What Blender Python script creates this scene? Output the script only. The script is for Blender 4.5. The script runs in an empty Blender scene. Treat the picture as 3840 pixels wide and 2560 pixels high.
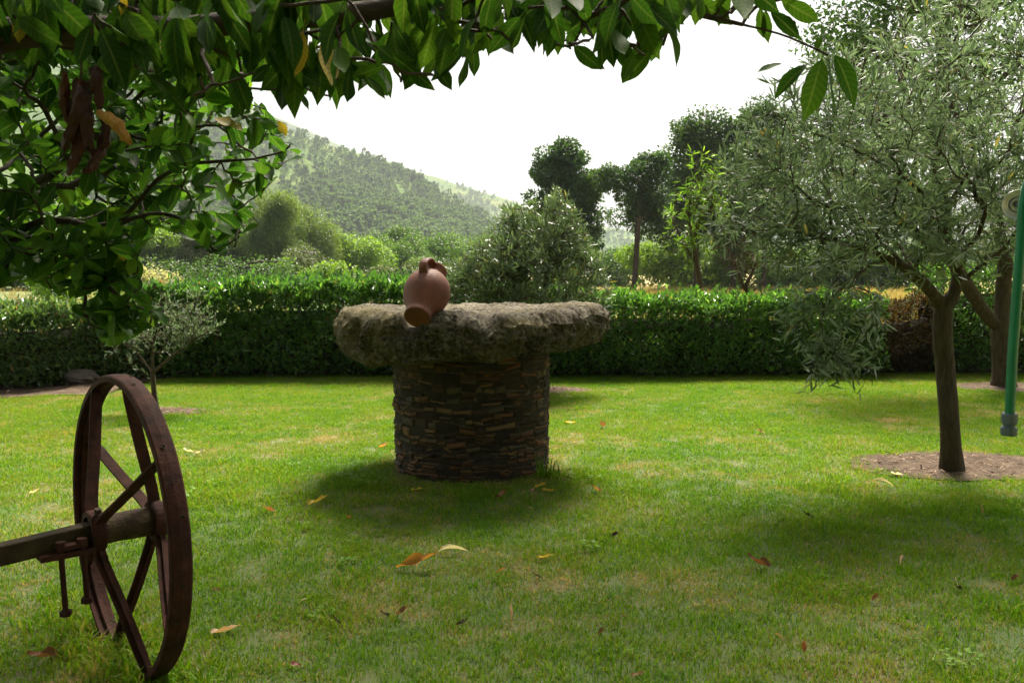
import bpy, math, random
import numpy as np
from mathutils import Vector, Matrix, noise

random.seed(7)
RNG = np.random.default_rng(7)
SC = bpy.context.scene
COL = SC.collection

# ------------------------------------------------------------------ camera
CAM_H = 1.45
FPX = 3268.0                      # focal length in pixels of the 3840 wide frame
PITCH = math.atan(260.0 / FPX)    # horizon lies 260 px above the frame centre
cam_d = bpy.data.cameras.new('camera')
cam = bpy.data.objects.new('camera', cam_d)
COL.objects.link(cam)
cam.location = (0, 0, CAM_H)
cam.rotation_euler = (math.pi / 2 - PITCH, 0, 0)
cam_d.sensor_width = 36.0
cam_d.lens = 36.0 * FPX / 3840.0
cam_d.clip_start = 0.05
cam_d.clip_end = 20000
cam_d.dof.use_dof = True
cam_d.dof.focus_distance = 6.0
cam_d.dof.aperture_fstop = 9.0
SC.camera = cam

# ------------------------------------------------------------------ light
SUN_EL = math.radians(56)
SUN_AZ = math.radians(13)         # clockwise from +Y: behind the well, a little to the right
w = bpy.data.worlds.new('World'); SC.world = w; w.use_nodes = True
nt = w.node_tree; nt.nodes.clear()
out = nt.nodes.new('ShaderNodeOutputWorld'); bg = nt.nodes.new('ShaderNodeBackground')
sky = nt.nodes.new('ShaderNodeTexSky'); sky.sky_type = 'NISHITA'; sky.sun_disc = False
sky.sun_elevation = SUN_EL; sky.sun_rotation = SUN_AZ
sky.air_density = 1.0; sky.dust_density = 6.0; sky.ozone_density = 1.0; sky.altitude = 200
hs = nt.nodes.new('ShaderNodeHueSaturation'); hs.inputs['Saturation'].default_value = 0.30      # thin white summer overcast
tn = nt.nodes.new('ShaderNodeMix'); tn.data_type = 'RGBA'; tn.blend_type = 'MULTIPLY'; tn.inputs['Factor'].default_value = 1.0; tn.inputs['B'].default_value = (1.0, 0.98, 0.92, 1)
nt.links.new(sky.outputs[0], hs.inputs['Color']); nt.links.new(hs.outputs[0], tn.inputs['A']); nt.links.new(tn.outputs['Result'], bg.inputs[0]); nt.links.new(bg.outputs[0], out.inputs[0])
bg.inputs[1].default_value = 0.05
sun_d = bpy.data.lights.new('sun', 'SUN'); sun = bpy.data.objects.new('sun', sun_d); COL.objects.link(sun)
sun_d.energy = 5.0; sun_d.angle = math.radians(18.0); sun_d.color = (1.0, 0.92, 0.78)
sdir = Vector((math.sin(SUN_AZ) * math.cos(SUN_EL), math.cos(SUN_AZ) * math.cos(SUN_EL), math.sin(SUN_EL)))
sun.rotation_euler = sdir.to_track_quat('Z', 'Y').to_euler()
sun.location = (5, 20, 30)
SC.view_settings.view_transform = 'Standard'; SC.view_settings.look = 'None'
SC.view_settings.exposure = 1.95; SC.view_settings.gamma = 1.0
SC.render.engine = 'CYCLES'
cy = SC.cycles
cy.use_denoising = True; cy.max_bounces = 6; cy.diffuse_bounces = 3; cy.glossy_bounces = 2
cy.transmission_bounces = 4; cy.volume_bounces = 0; cy.transparent_max_bounces = 4
cy.use_adaptive_sampling = True; cy.adaptive_threshold = 0.02; cy.sample_clamp_indirect = 4.0
cy.caustics_reflective = False; cy.caustics_refractive = False


# ------------------------------------------------------------------ helpers
def P(px, py, Y):
    """The point at depth Y behind a pixel of the 3840 x 2560 frame."""
    rx = (px - 1920.0) / FPX
    ru = -(py - 1280.0) / FPX
    c, s = math.cos(PITCH), math.sin(PITCH)
    dy = c + ru * s
    dz = -s + ru * c
    t = Y / dy
    return np.array([rx * t, Y, CAM_H + dz * t])


def proj(p):
    """Pixels of an array of points."""
    p = np.atleast_2d(p)
    c, s = math.cos(PITCH), math.sin(PITCH)
    z = p[:, 2] - CAM_H
    d = p[:, 1] * c - z * s
    u = p[:, 1] * s + z * c
    d = np.where(np.abs(d) < 1e-6, 1e-6, d)
    return 1920 + FPX * p[:, 0] / d, 1280 - FPX * u / d, d


def ground(px, py):
    dy = ((py - 1280.0) / FPX)
    c, s = math.cos(PITCH), math.sin(PITCH)
    Y = CAM_H * (c - dy * s) / (s + dy * c)
    q = P(px, py, Y)
    return q


def fbm(x, y, z=0.0, octv=4, lac=2.0):
    return noise.fractal(Vector((x, y, z)), 1.0, lac, octv)


def tag(o, label=None, cat=None, group=None, kind=None):
    if label: o['label'] = label
    if cat: o['category'] = cat
    if group: o['group'] = group
    if kind: o['kind'] = kind
    return o


def empty(name, loc=(0, 0, 0)):
    o = bpy.data.objects.new(name, None); COL.objects.link(o)
    o.location = loc; o.empty_display_size = 0.1
    return o


class MB:
    """Collects triangles and quads; build() links them as one mesh object."""
    def __init__(self):
        self.V = []; self.T = []; self.Q = []; self.RT = []; self.RQ = []; self.n = 0; self.A = []

    def add(self, V, T=None, Q=None, rt=None, rq=None, r=None, vein=None):
        V = np.asarray(V, float).reshape(-1, 3)
        self.A.append(np.full((len(V), 2), -1.0) if vein is None else vein)
        if T is not None and len(T):
            T = np.asarray(T, np.int64).reshape(-1, 3)
            self.T.append(T + self.n)
            self.RT.append(np.full(len(T), r if r is not None else 0.0) if rt is None else rt)
        if Q is not None and len(Q):
            Q = np.asarray(Q, np.int64).reshape(-1, 4)
            self.Q.append(Q + self.n)
            self.RQ.append(np.full(len(Q), r if r is not None else 0.0) if rq is None else rq)
        self.V.append(V); self.n += len(V)

    def mesh(self, name, mat=None, smooth=False, off=(0, 0, 0)):
        V = np.concatenate(self.V) - np.asarray(off, float)
        nt_ = sum(len(t) for t in self.T); nq = sum(len(q) for q in self.Q)
        me = bpy.data.meshes.new(name)
        me.vertices.add(len(V)); me.vertices.foreach_set('co', V.astype(np.float32).ravel())
        loops = []; start = []
        if nt_:
            T = np.concatenate(self.T); loops.append(T.ravel()); start.append(np.arange(nt_) * 3)
        if nq:
            Q = np.concatenate(self.Q); loops.append(Q.ravel()); start.append(nt_ * 3 + np.arange(nq) * 4)
        loops = np.concatenate(loops).astype(np.int32); start = np.concatenate(start).astype(np.int32)
        me.loops.add(len(loops)); me.loops.foreach_set('vertex_index', loops)
        me.polygons.add(len(start)); me.polygons.foreach_set('loop_start', start)
        me.polygons.foreach_set('use_smooth', np.full(len(start), smooth, dtype=bool))
        rr = np.concatenate((self.RT if nt_ else []) + (self.RQ if nq else []))
        at = me.attributes.new('rnd', 'FLOAT', 'FACE'); at.data.foreach_set('value', rr.astype(np.float32))
        A = np.concatenate(self.A)
        if A.max() >= 0:
            for j, nm in enumerate(('rib', 'along')):
                at = me.attributes.new(nm, 'FLOAT', 'POINT'); at.data.foreach_set('value', A[:, j].astype(np.float32))
        me.update(calc_edges=True); me.validate()
        if mat: me.materials.append(mat)
        return me

    def build(self, name, mat=None, parent=None, smooth=False, loc=None):
        off = np.array(parent.location) if parent is not None else np.zeros(3)
        if loc is not None: off = np.asarray(loc, float)
        me = self.mesh(name, mat, smooth, off)
        o = bpy.data.objects.new(name, me); COL.objects.link(o)
        if parent is not None: o.parent = parent
        elif loc is not None: o.location = loc
        return o


def unit(v):
    v = np.asarray(v, float)
    return v / np.maximum(np.linalg.norm(v, axis=-1, keepdims=True), 1e-9)


def tube(mb, pts, rad, sides=6, cap=True, r=0.0):
    pts = np.asarray(pts, float); n = len(pts)
    rad = np.broadcast_to(np.asarray(rad, float), (n,))
    tan = unit(np.gradient(pts, axis=0))
    ref = np.array([0.31, 0.2, 0.93]) if abs(tan[0][2]) < 0.8 else np.array([0.95, 0.25, 0.1])
    a = unit(np.cross(tan, ref)); b = np.cross(tan, a)
    ang = np.arange(sides) / sides * 2 * math.pi
    ring = (a[:, None, :] * np.cos(ang)[None, :, None] + b[:, None, :] * np.sin(ang)[None, :, None]) * rad[:, None, None] + pts[:, None, :]
    V = ring.reshape(-1, 3)
    i = np.arange(n - 1)[:, None] * sides; j = np.arange(sides)[None, :]; k = (j + 1) % sides
    Q = np.stack([i + j, i + k, i + sides + k, i + sides + j], -1).reshape(-1, 4)
    T = None
    if cap:
        V = np.vstack([V, pts[0], pts[-1]]); c0 = n * sides; c1 = c0 + 1
        jj = np.arange(sides); kk = (jj + 1) % sides
        T = np.vstack([np.stack([np.full(sides, c0), kk, jj], -1), np.stack([np.full(sides, c1), (n - 1) * sides + jj, (n - 1) * sides + kk], -1)])
    mb.add(V, T, Q, r=r)


def spline(pts, n=24):
    """Catmull-Rom through the control points."""
    p = np.asarray(pts, float)
    p = np.vstack([2 * p[0] - p[1], p, 2 * p[-1] - p[-2]])
    out_ = []
    m = len(p) - 3
    for t in np.linspace(0, m - 1e-6, n):
        i = int(t); f = t - i
        a, b, c, d = p[i:i + 4]
        out_.append(0.5 * (2 * b + (c - a) * f + (2 * a - 5 * b + 4 * c - d) * f * f + (3 * b - a - 3 * c + d) * f ** 3))
    return np.array(out_)


def frames(d, nrm):
    d = unit(d); x = unit(np.cross(d, nrm)); z = np.cross(x, d)
    return np.stack([x, d, z], -1)          # columns: side, along, normal


def vein_of(V, T, Q):
    """Distance from the midrib (1 on it) and place along the leaf, for broad leaves built by tpl_big."""
    k = (len(V) // 3) * 3; a = np.zeros((len(V), 2)); a[:, 0] = 1.0; a[:k, 0] = (np.arange(k) % 3 == 2); a[:, 1] = np.clip(V[:, 1], 0, 1)
    return a


def scatter(mb, tpl, pos, R, scl, rnd, vein=False):
    V, T, Q = tpl
    pos = np.asarray(pos, float); N = len(pos)
    if N == 0: return
    scl = np.asarray(scl, float)
    if scl.ndim == 1: scl = np.repeat(scl[:, None], 3, 1)
    W = np.einsum('nij,nvj->nvi', R, V[None] * scl[:, None, :]) + pos[:, None, :]
    nv = len(V); base = np.arange(N)[:, None, None] * nv
    TT = (np.asarray(T)[None] + base).reshape(-1, 3) if T is not None and len(T) else None
    QQ = (np.asarray(Q)[None] + base).reshape(-1, 4) if Q is not None and len(Q) else None
    mb.add(W.reshape(-1, 3), TT, QQ, rt=np.repeat(rnd, len(T)) if TT is not None else None, rq=np.repeat(rnd, len(Q)) if QQ is not None else None, vein=np.tile(vein_of(V, T, Q), (N, 1)) if vein else None)


def rdir(n, rng=RNG):
    return unit(rng.normal(size=(n, 3)))


# leaf templates: along +Y from 0 to 1, side X, normal Z
def tpl_small(wd=0.5, fold=0.08):
    V = np.array([[0, 0, 0], [wd / 2, 0.45, fold], [0, 1, 0], [-wd / 2, 0.45, fold]], float)
    return V, [[0, 1, 2], [0, 2, 3]], []


def tpl_lance(wd=0.15, bend=0.12):
    V = np.array([[0, 0, 0], [wd * .42, .3, bend * .6], [-wd * .42, .3, bend * .6], [wd * .42, .68, bend * .7], [-wd * .42, .68, bend * .7], [0, 1, 0]], float)
    return V, [[0, 1, 2], [3, 5, 4]], [[1, 3, 4, 2]]


def tpl_big(prof, fold=0.16, curl=0.18, twist=0.2, wave=0.0, serr=0.0, seed=0, st=7, roll=0.0):
    """A broad leaf: midrib and two margins, folded, curled, with an uneven margin."""
    rg = np.random.default_rng(seed)
    ys = np.linspace(0, 1, st + 1)
    hw = np.interp(ys, [p[0] for p in prof], [p[1] for p in prof])
    V = []
    for i, (y, h) in enumerate(zip(ys, hw)):
        zc = -curl * (y - 0.15) ** 2
        tw = twist * (y - .5)
        for s in (1, -1):
            hh = h * (1 + rg.normal() * serr)
            if roll > 0:
                a = roll * 1.6; arc = hh
                xx = math.sin(a) / a * arc; zz = (1 - math.cos(a)) / a * arc
            else:
                xx = hh; zz = fold * hh * 2 + wave * math.sin(y * 9 + s * 1.3 + seed)
            V.append([s * xx * math.cos(tw) , y, zc + zz + s * xx * math.sin(tw)])
        V.append([0, y, zc])
    V = np.array(V)
    Q = []
    for i in range(st):
        a = i * 3; b = a + 3
        Q += [[a + 2, a, b, b + 2], [a + 1, a + 2, b + 2, b + 1]]
    return V, [], Q


def with_stalk(t, ln=0.22, wd=0.012):
    V, T, Q = t; n = len(V)
    S = np.array([[-wd, -ln, 0], [wd, -ln, 0], [wd, 0.02, 0.005], [-wd, 0.02, 0.005]])
    return np.vstack([V, S]), T, list(Q) + [[n, n + 1, n + 2, n + 3]]


# ------------------------------------------------------------------ materials
def newmat(name):
    m = bpy.data.materials.new(name); m.use_nodes = True
    n = m.node_tree; n.nodes.clear()
    o = n.nodes.new('ShaderNodeOutputMaterial')
    return m, n, o


def ramp(n, stops, interp='LINEAR'):
    r = n.nodes.new('ShaderNodeValToRGB'); r.color_ramp.interpolation = interp
    e = r.color_ramp.elements
    while len(e) < len(stops): e.new(0.5)
    for el, (p, c) in zip(e, stops):
        el.position = p; el.color = (*c, 1)
    return r


def tex_noise(n, scale, detail=4, rough=0.55, coord=None, dist=0.0):
    t = n.nodes.new('ShaderNodeTexNoise'); t.inputs['Scale'].default_value = scale
    t.inputs['Detail'].default_value = detail; t.inputs['Roughness'].default_value = rough
    t.inputs['Distortion'].default_value = dist
    if coord is not None: n.links.new(coord, t.inputs['Vector'])
    return t


def mixc(n, a, b, fac, mode='MIX'):
    m = n.nodes.new('ShaderNodeMix'); m.data_type = 'RGBA'; m.blend_type = mode
    for sock, v in ((m.inputs['Factor'], fac), (m.inputs['A'], a), (m.inputs['B'], b)):
        if hasattr(v, 'is_linked'): n.links.new(v, sock)
        elif isinstance(v, (int, float)): sock.default_value = v
        else: sock.default_value = (*v, 1)
    return m.outputs['Result']


def math_node(n, op, a, b=0.0):
    m = n.nodes.new('ShaderNodeMath'); m.operation = op
    for i, v in enumerate((a, b)):
        if hasattr(v, 'is_linked'): n.links.new(v, m.inputs[i])
        else: m.inputs[i].default_value = v
    return m.outputs[0]


def leaf_mat(name, stops, trans=0.45, rough=0.45, spec=0.4, back=None, tgain=1.5, ttint=(1.0, 1.0, 0.6), patch=None, veins=False):
    """Two sided leaf: diffuse and sheen on top, light passing through; colour differs from leaf to leaf."""
    m, n, o = newmat(name)
    at = n.nodes.new('ShaderNodeAttribute'); at.attribute_name = 'rnd'
    oi = n.nodes.new('ShaderNodeObjectInfo')
    s = math_node(n, 'FRACT', math_node(n, 'ADD', at.outputs['Fac'], oi.outputs['Random']))
    r = ramp(n, stops); n.links.new(s, r.inputs[0])
    col = r.outputs[0]
    if patch:
        geo = n.nodes.new('ShaderNodeNewGeometry')
        t = tex_noise(n, patch, 2, 0.5, geo.outputs['Position'])
        rr = ramp(n, [(0.35, (0.72, 0.78, 0.8)), (0.65, (1.25, 1.18, 1.0))]); n.links.new(t.outputs['Fac'], rr.inputs[0])
        col = mixc(n, col, rr.outputs[0], 1.0, 'MULTIPLY')
    if veins:                                   # pale midrib, side veins and small blemishes
        rb = n.nodes.new('ShaderNodeAttribute'); rb.attribute_name = 'rib'; al = n.nodes.new('ShaderNodeAttribute'); al.attribute_name = 'along'
        rm = ramp(n, [(.86, (0, 0, 0)), (.97, (1, 1, 1))]); n.links.new(rb.outputs['Fac'], rm.inputs[0])
        ph = math_node(n, 'ADD', math_node(n, 'MULTIPLY', al.outputs['Fac'], 56.0), math_node(n, 'MULTIPLY', rb.outputs['Fac'], 9.0))
        sv = ramp(n, [(.0, (.86, .88, .8)), (.75, (1, 1, 1)), (.95, (1.22, 1.2, 1.1))]); n.links.new(math_node(n, 'ADD', math_node(n, 'MULTIPLY', math_node(n, 'SINE', ph), .5), .5), sv.inputs[0])
        col = mixc(n, col, sv.outputs[0], 1.0, 'MULTIPLY')
        g0 = n.nodes.new('ShaderNodeNewGeometry'); sp = tex_noise(n, 130, 3, .6, g0.outputs['Position']); sr = ramp(n, [(.66, (0, 0, 0)), (.72, (1, 1, 1))]); n.links.new(sp.outputs['Fac'], sr.inputs[0])
        col = mixc(n, col, (.10, .075, .02), math_node(n, 'MULTIPLY', sr.outputs[0], .6))
        col = mixc(n, col, (.16, .22, .05), math_node(n, 'MULTIPLY', rm.outputs[0], .55))
    front = col
    if back is not None:
        g = n.nodes.new('ShaderNodeNewGeometry')
        front = mixc(n, col, back, math_node(n, 'MULTIPLY', g.outputs['Backfacing'], 0.75))
    pb = n.nodes.new('ShaderNodeBsdfPrincipled')
    n.links.new(front, pb.inputs['Base Color'])
    pb.inputs['Roughness'].default_value = rough; pb.inputs['Specular IOR Level'].default_value = spec
    tr = n.nodes.new('ShaderNodeBsdfTranslucent')
    n.links.new(mixc(n, col, tuple(tgain * c for c in ttint), 1.0, 'MULTIPLY'), tr.inputs['Color'])
    mx = n.nodes.new('ShaderNodeMixShader'); mx.inputs[0].default_value = trans
    n.links.new(pb.outputs[0], mx.inputs[1]); n.links.new(tr.outputs[0], mx.inputs[2])
    n.links.new(mx.outputs[0], o.inputs['Surface'])
    return m


def solid_mat(name, stops, scale=6.0, rough=0.8, bump=0.3, bscale=None, detail=6, spec=0.3, metal=0.0, stretch=None, per_face=0.0, dist=0.0, bdist=0.02):
    m, n, o = newmat(name)
    tc = n.nodes.new('ShaderNodeTexCoord'); co = tc.outputs['Object']
    if stretch:
        mp = n.nodes.new('ShaderNodeMapping'); mp.inputs['Scale'].default_value = stretch
        n.links.new(co, mp.inputs['Vector']); co = mp.outputs[0]
    t = tex_noise(n, scale, detail, 0.62, co, dist)
    r = ramp(n, stops)
    fac = t.outputs['Fac']
    if per_face:
        oi = n.nodes.new('ShaderNodeObjectInfo'); at = n.nodes.new('ShaderNodeAttribute'); at.attribute_name = 'rnd'
        rn = math_node(n, 'FRACT', math_node(n, 'ADD', at.outputs['Fac'], oi.outputs['Random']))
        fac = math_node(n, 'ADD', math_node(n, 'MULTIPLY', fac, 1 - per_face), math_node(n, 'MULTIPLY', rn, per_face))
    n.links.new(fac, r.inputs[0])
    pb = n.nodes.new('ShaderNodeBsdfPrincipled'); n.links.new(r.outputs[0], pb.inputs['Base Color'])
    pb.inputs['Roughness'].default_value = rough; pb.inputs['Specular IOR Level'].default_value = spec
    pb.inputs['Metallic'].default_value = metal
    if bump:
        t2 = tex_noise(n, bscale or scale * 3, 8, 0.65, co)
        b = n.nodes.new('ShaderNodeBump'); b.inputs['Strength'].default_value = bump; b.inputs['Distance'].default_value = bdist
        n.links.new(t2.outputs['Fac'], b.inputs['Height']); n.links.new(b.outputs[0], pb.inputs['Normal'])
    n.links.new(pb.outputs[0], o.inputs['Surface'])
    return m


M = {}
# foliage
M['cherry'] = leaf_mat('cherry_leaf', [(0, (.018, .054, .006)), (.5, (.034, .094, .009)), (1, (.070, .145, .012))], .42, .6, .14, tgain=1.3, veins=True)
M['magnolia'] = leaf_mat('magnolia_leaf', [(0, (.018, .058, .008)), (.5, (.040, .115, .012)), (.9, (.075, .175, .016)), (1, (.13, .23, .02))], .5, .48, .24, tgain=1.7, veins=True)
M['yellow_leaf'] = leaf_mat('yellowing_leaf', [(0, (.34, .24, .02)), (1, (.46, .33, .04))], .45, .5, .2, veins=True)
M['olive'] = leaf_mat('olive_leaf', [(0, (.060, .100, .045)), (.5, (.098, .150, .068)), (.97, (.15, .21, .105)), (.992, (.16, .17, .06)), (1, (.40, .28, .03))], .36, .46, .28, back=(.40, .45, .36), tgain=1.5, ttint=(1.0, 1.05, .8))
M['olive_green'] = leaf_mat('young_olive_leaf', [(0, (.045, .085, .034)), (.5, (.075, .125, .050)), (.95, (.12, .185, .075)), (1, (.28, .24, .04))], .34, .36, .5, back=(.34, .39, .30), tgain=1.3)
M['laurel'] = leaf_mat('hedge_leaf', [(0, (.028, .078, .013)), (.5, (.052, .135, .020)), (.9, (.09, .195, .028)), (.985, (.15, .27, .045)), (1, (.22, .08, .04))], .42, .30, .55, tgain=1.8)
M['hedge_light'] = leaf_mat('hedge_pale_leaf', [(0, (.035, .08, .02)), (.6, (.07, .14, .035)), (.95, (.12, .19, .05)), (1, (.24, .13, .06))], .36, .33, .5)
M['dark_tree'] = leaf_mat('dark_tree_leaf', [(0, (.022, .056, .012)), (.6, (.042, .096, .017)), (1, (.09, .15, .028))], .4, .5, .3, patch=.25)
M['broad_a'] = leaf_mat('bright_tree_leaf', [(0, (.085, .165, .016)), (.6, (.15, .26, .022)), (1, (.21, .33, .034))], .34, .5, .3, patch=.25)
M['broad_b'] = leaf_mat('mid_tree_leaf', [(0, (.042, .098, .016)), (.6, (.078, .16, .024)), (1, (.13, .22, .036))], .34, .5, .3, patch=.25)
M['willow'] = leaf_mat('willow_leaf', [(0, (.085, .14, .034)), (.6, (.135, .20, .05)), (1, (.19, .26, .075))], .34, .5, .3, patch=.3)
M['grey_tree'] = leaf_mat('grey_green_leaf', [(0, (.045, .07, .026)), (.6, (.075, .105, .038)), (1, (.12, .15, .06))], .34, .5, .3, patch=.3)
M['cream'] = leaf_mat('cream_bush_leaf', [(0, (.22, .23, .11)), (.6, (.34, .33, .17)), (1, (.45, .42, .24))], .4, .6, .2)
M['peach'] = leaf_mat('peach_leaf', [(0, (.06, .135, .014)), (.6, (.10, .20, .02)), (1, (.17, .27, .03))], .5, .4, .4)
M['brown_bush'] = leaf_mat('dead_leaf', [(0, (.022, .014, .006)), (.5, (.045, .026, .010)), (.8, (.075, .042, .016)), (1, (.03, .05, .014))], .35, .6, .2)
M['forest'] = leaf_mat('forest_leaf', [(0, (.040, .085, .022)), (.6, (.066, .125, .028)), (1, (.105, .165, .036))], .4, .6, .2)
# bark, stone, metal
M['bark_cherry'] = solid_mat('cherry_bark', [(.3, (.035, .022, .014)), (.6, (.075, .05, .032)), (.8, (.12, .09, .06))], 9, .75, .6, 30, stretch=(1, 1, 5))
M['bark_magnolia'] = solid_mat('magnolia_bark', [(.3, (.03, .022, .016)), (.7, (.085, .065, .05))], 14, .8, .5, 40)
M['bark_olive'] = solid_mat('olive_bark', [(.25, (.05, .036, .018)), (.5, (.10, .075, .036)), (.75, (.165, .13, .075))], 13, .9, 1.0, 40, stretch=(2.6, 2.6, .55), bdist=.05)
M['bark_dark'] = solid_mat('dark_bark', [(.3, (.03, .024, .018)), (.7, (.08, .065, .05))], 3, .9, .5, 9)
M['granite'] = None
M['terracotta'] = None


def granite():
    m, n, o = newmat('granite')
    tc = n.nodes.new('ShaderNodeTexCoord'); co = tc.outputs['Object']
    a = tex_noise(n, 5.0, 8, .65, co, .4); b = tex_noise(n, 42, 6, .7, co); c = tex_noise(n, 2.2, 5, .6, co, .8); v = tex_noise(n, 130, 3, .6, co)
    base = ramp(n, [(.28, (.040, .032, .021)), (.45, (.115, .095, .062)), (.6, (.21, .185, .14)), (.78, (.38, .35, .29))]); n.links.new(a.outputs['Fac'], base.inputs[0])
    spk = ramp(n, [(.38, (.16, .14, .12)), (.50, (.9, .9, .9)), (.64, (1.75, 1.7, 1.6))]); n.links.new(b.outputs['Fac'], spk.inputs[0])
    lich = ramp(n, [(.47, (0, 0, 0)), (.62, (1, 1, 1))]); n.links.new(c.outputs['Fac'], lich.inputs[0])
    col = mixc(n, base.outputs[0], spk.outputs[0], 1.0, 'MULTIPLY')
    col = mixc(n, col, (.20, .16, .035), math_node(n, 'MULTIPLY', lich.outputs[0], .38))
    pb = n.nodes.new('ShaderNodeBsdfPrincipled'); n.links.new(col, pb.inputs['Base Color']); pb.inputs['Roughness'].default_value = .9
    pb.inputs['Specular IOR Level'].default_value = .25
    hgt = math_node(n, 'ADD', math_node(n, 'MULTIPLY', b.outputs['Fac'], .7), math_node(n, 'MULTIPLY', v.outputs['Fac'], .35))
    bp = n.nodes.new('ShaderNodeBump'); bp.inputs['Strength'].default_value = 1.0; bp.inputs['Distance'].default_value = .05
    n.links.new(hgt, bp.inputs['Height']); n.links.new(bp.outputs[0], pb.inputs['Normal'])
    n.links.new(pb.outputs[0], o.inputs['Surface'])
    return m


def terracotta():
    m, n, o = newmat('terracotta')
    tc = n.nodes.new('ShaderNodeTexCoord'); co = tc.outputs['Object']
    a = tex_noise(n, 7, 6, .6, co); b = tex_noise(n, 60, 4, .6, co)
    r = ramp(n, [(.3, (.115, .036, .018)), (.55, (.185, .060, .030)), (.72, (.23, .085, .045)), (.86, (.32, .18, .12))]); n.links.new(a.outputs['Fac'], r.inputs[0])
    sp = ramp(n, [(.3, (.6, .55, .5)), (.45, (1, 1, 1))]); n.links.new(b.outputs['Fac'], sp.inputs[0])
    wv = n.nodes.new('ShaderNodeTexWave'); wv.wave_type = 'BANDS'; wv.bands_direction = 'Z'
    wv.inputs['Scale'].default_value = 22; wv.inputs['Distortion'].default_value = 2.5; wv.inputs['Detail'].default_value = 3
    n.links.new(co, wv.inputs['Vector'])
    pb = n.nodes.new('ShaderNodeBsdfPrincipled'); n.links.new(mixc(n, r.outputs[0], sp.outputs[0], 1, 'MULTIPLY'), pb.inputs['Base Color'])
    pb.inputs['Roughness'].default_value = .62; pb.inputs['Specular IOR Level'].default_value = .35
    h = math_node(n, 'ADD', math_node(n, 'MULTIPLY', wv.outputs['Fac'], .5), math_node(n, 'MULTIPLY', b.outputs['Fac'], .5))
    bp = n.nodes.new('ShaderNodeBump'); bp.inputs['Strength'].default_value = .22; bp.inputs['Distance'].default_value = .004
    n.links.new(h, bp.inputs['Height']); n.links.new(bp.outputs[0], pb.inputs['Normal'])
    n.links.new(pb.outputs[0], o.inputs['Surface'])
    return m


M['granite'] = granite(); M['terracotta'] = terracotta()
M['schist'] = solid_mat('schist', [(.15, (.024, .016, .010)), (.36, (.052, .032, .018)), (.52, (.085, .045, .020)), (.62, (.17, .070, .024)), (.70, (.07, .062, .040)), (.84, (.20, .11, .04)), (.93, (.09, .075, .05)), (1, (.24, .23, .18))], 7, .8, .6, 55, per_face=.72, bdist=.01)
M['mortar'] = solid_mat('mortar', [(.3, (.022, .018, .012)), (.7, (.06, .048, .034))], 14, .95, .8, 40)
M['rust'] = solid_mat('rusty_iron', [(.28, (.022, .008, .006)), (.5, (.050, .016, .010)), (.72, (.088, .029, .017)), (.85, (.14, .066, .040))], 16, .78, .5, 70, spec=.22, bdist=.008)
M['old_wood'] = solid_mat('mossy_beam', [(.3, (.034, .020, .010)), (.55, (.065, .044, .018)), (.8, (.10, .078, .032))], 12, .85, .5, 50, stretch=(1, 1, 1))
M['hub_iron'] = solid_mat('lichened_iron', [(.3, (.030, .014, .009)), (.52, (.062, .036, .015)), (.7, (.13, .10, .034))], 18, .75, .5, 60)
M['hose'] = solid_mat('green_hose', [(.3, (.003, .17, .075)), (.7, (.004, .22, .10))], 20, .35, .05, spec=.5)
M['connector'] = solid_mat('grey_plastic', [(.3, (.085, .115, .14)), (.7, (.12, .15, .18))], 20, .45, .05, spec=.5)
M['steel'] = solid_mat('dull_steel', [(.3, (.36, .37, .38)), (.7, (.52, .53, .54))], 12, .38, .1, spec=.5, metal=.6)
M['soil'] = solid_mat('bare_soil', [(.25, (.036, .022, .013)), (.5, (.082, .052, .030)), (.75, (.15, .105, .066))], 9, .95, 1.0, 60, bdist=.03)
M['chips'] = solid_mat('dry_litter', [(0, (.06, .032, .018)), (.5, (.15, .09, .055)), (1, (.34, .25, .17))], 30, .9, 0, per_face=.9)
M['rock'] = solid_mat('field_rock', [(.3, (.045, .036, .03)), (.7, (.12, .10, .085))], 9, .9, .8, 40)
M['cord'] = solid_mat('brown_cord', [(.3, (.06, .045, .03)), (.7, (.12, .09, .06))], 60, .9, .4)
M['pod'] = solid_mat('dried_pod', [(.0, (.020, .008, .004)), (.45, (.055, .015, .006)), (.8, (.10, .03, .009)), (1, (.06, .05, .014))], 18, .6, .5, 40, per_face=.75)
M['pod_orange'] = solid_mat('orange_pod', [(.3, (.34, .15, .03)), (.7, (.50, .27, .07))], 25, .6, .5, 60)
M['hill_ground'] = None


def fallen_mat(name, c0, c1):
    return leaf_mat(name, [(0, c0), (1, c1)], .3, .55, .3)


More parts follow.
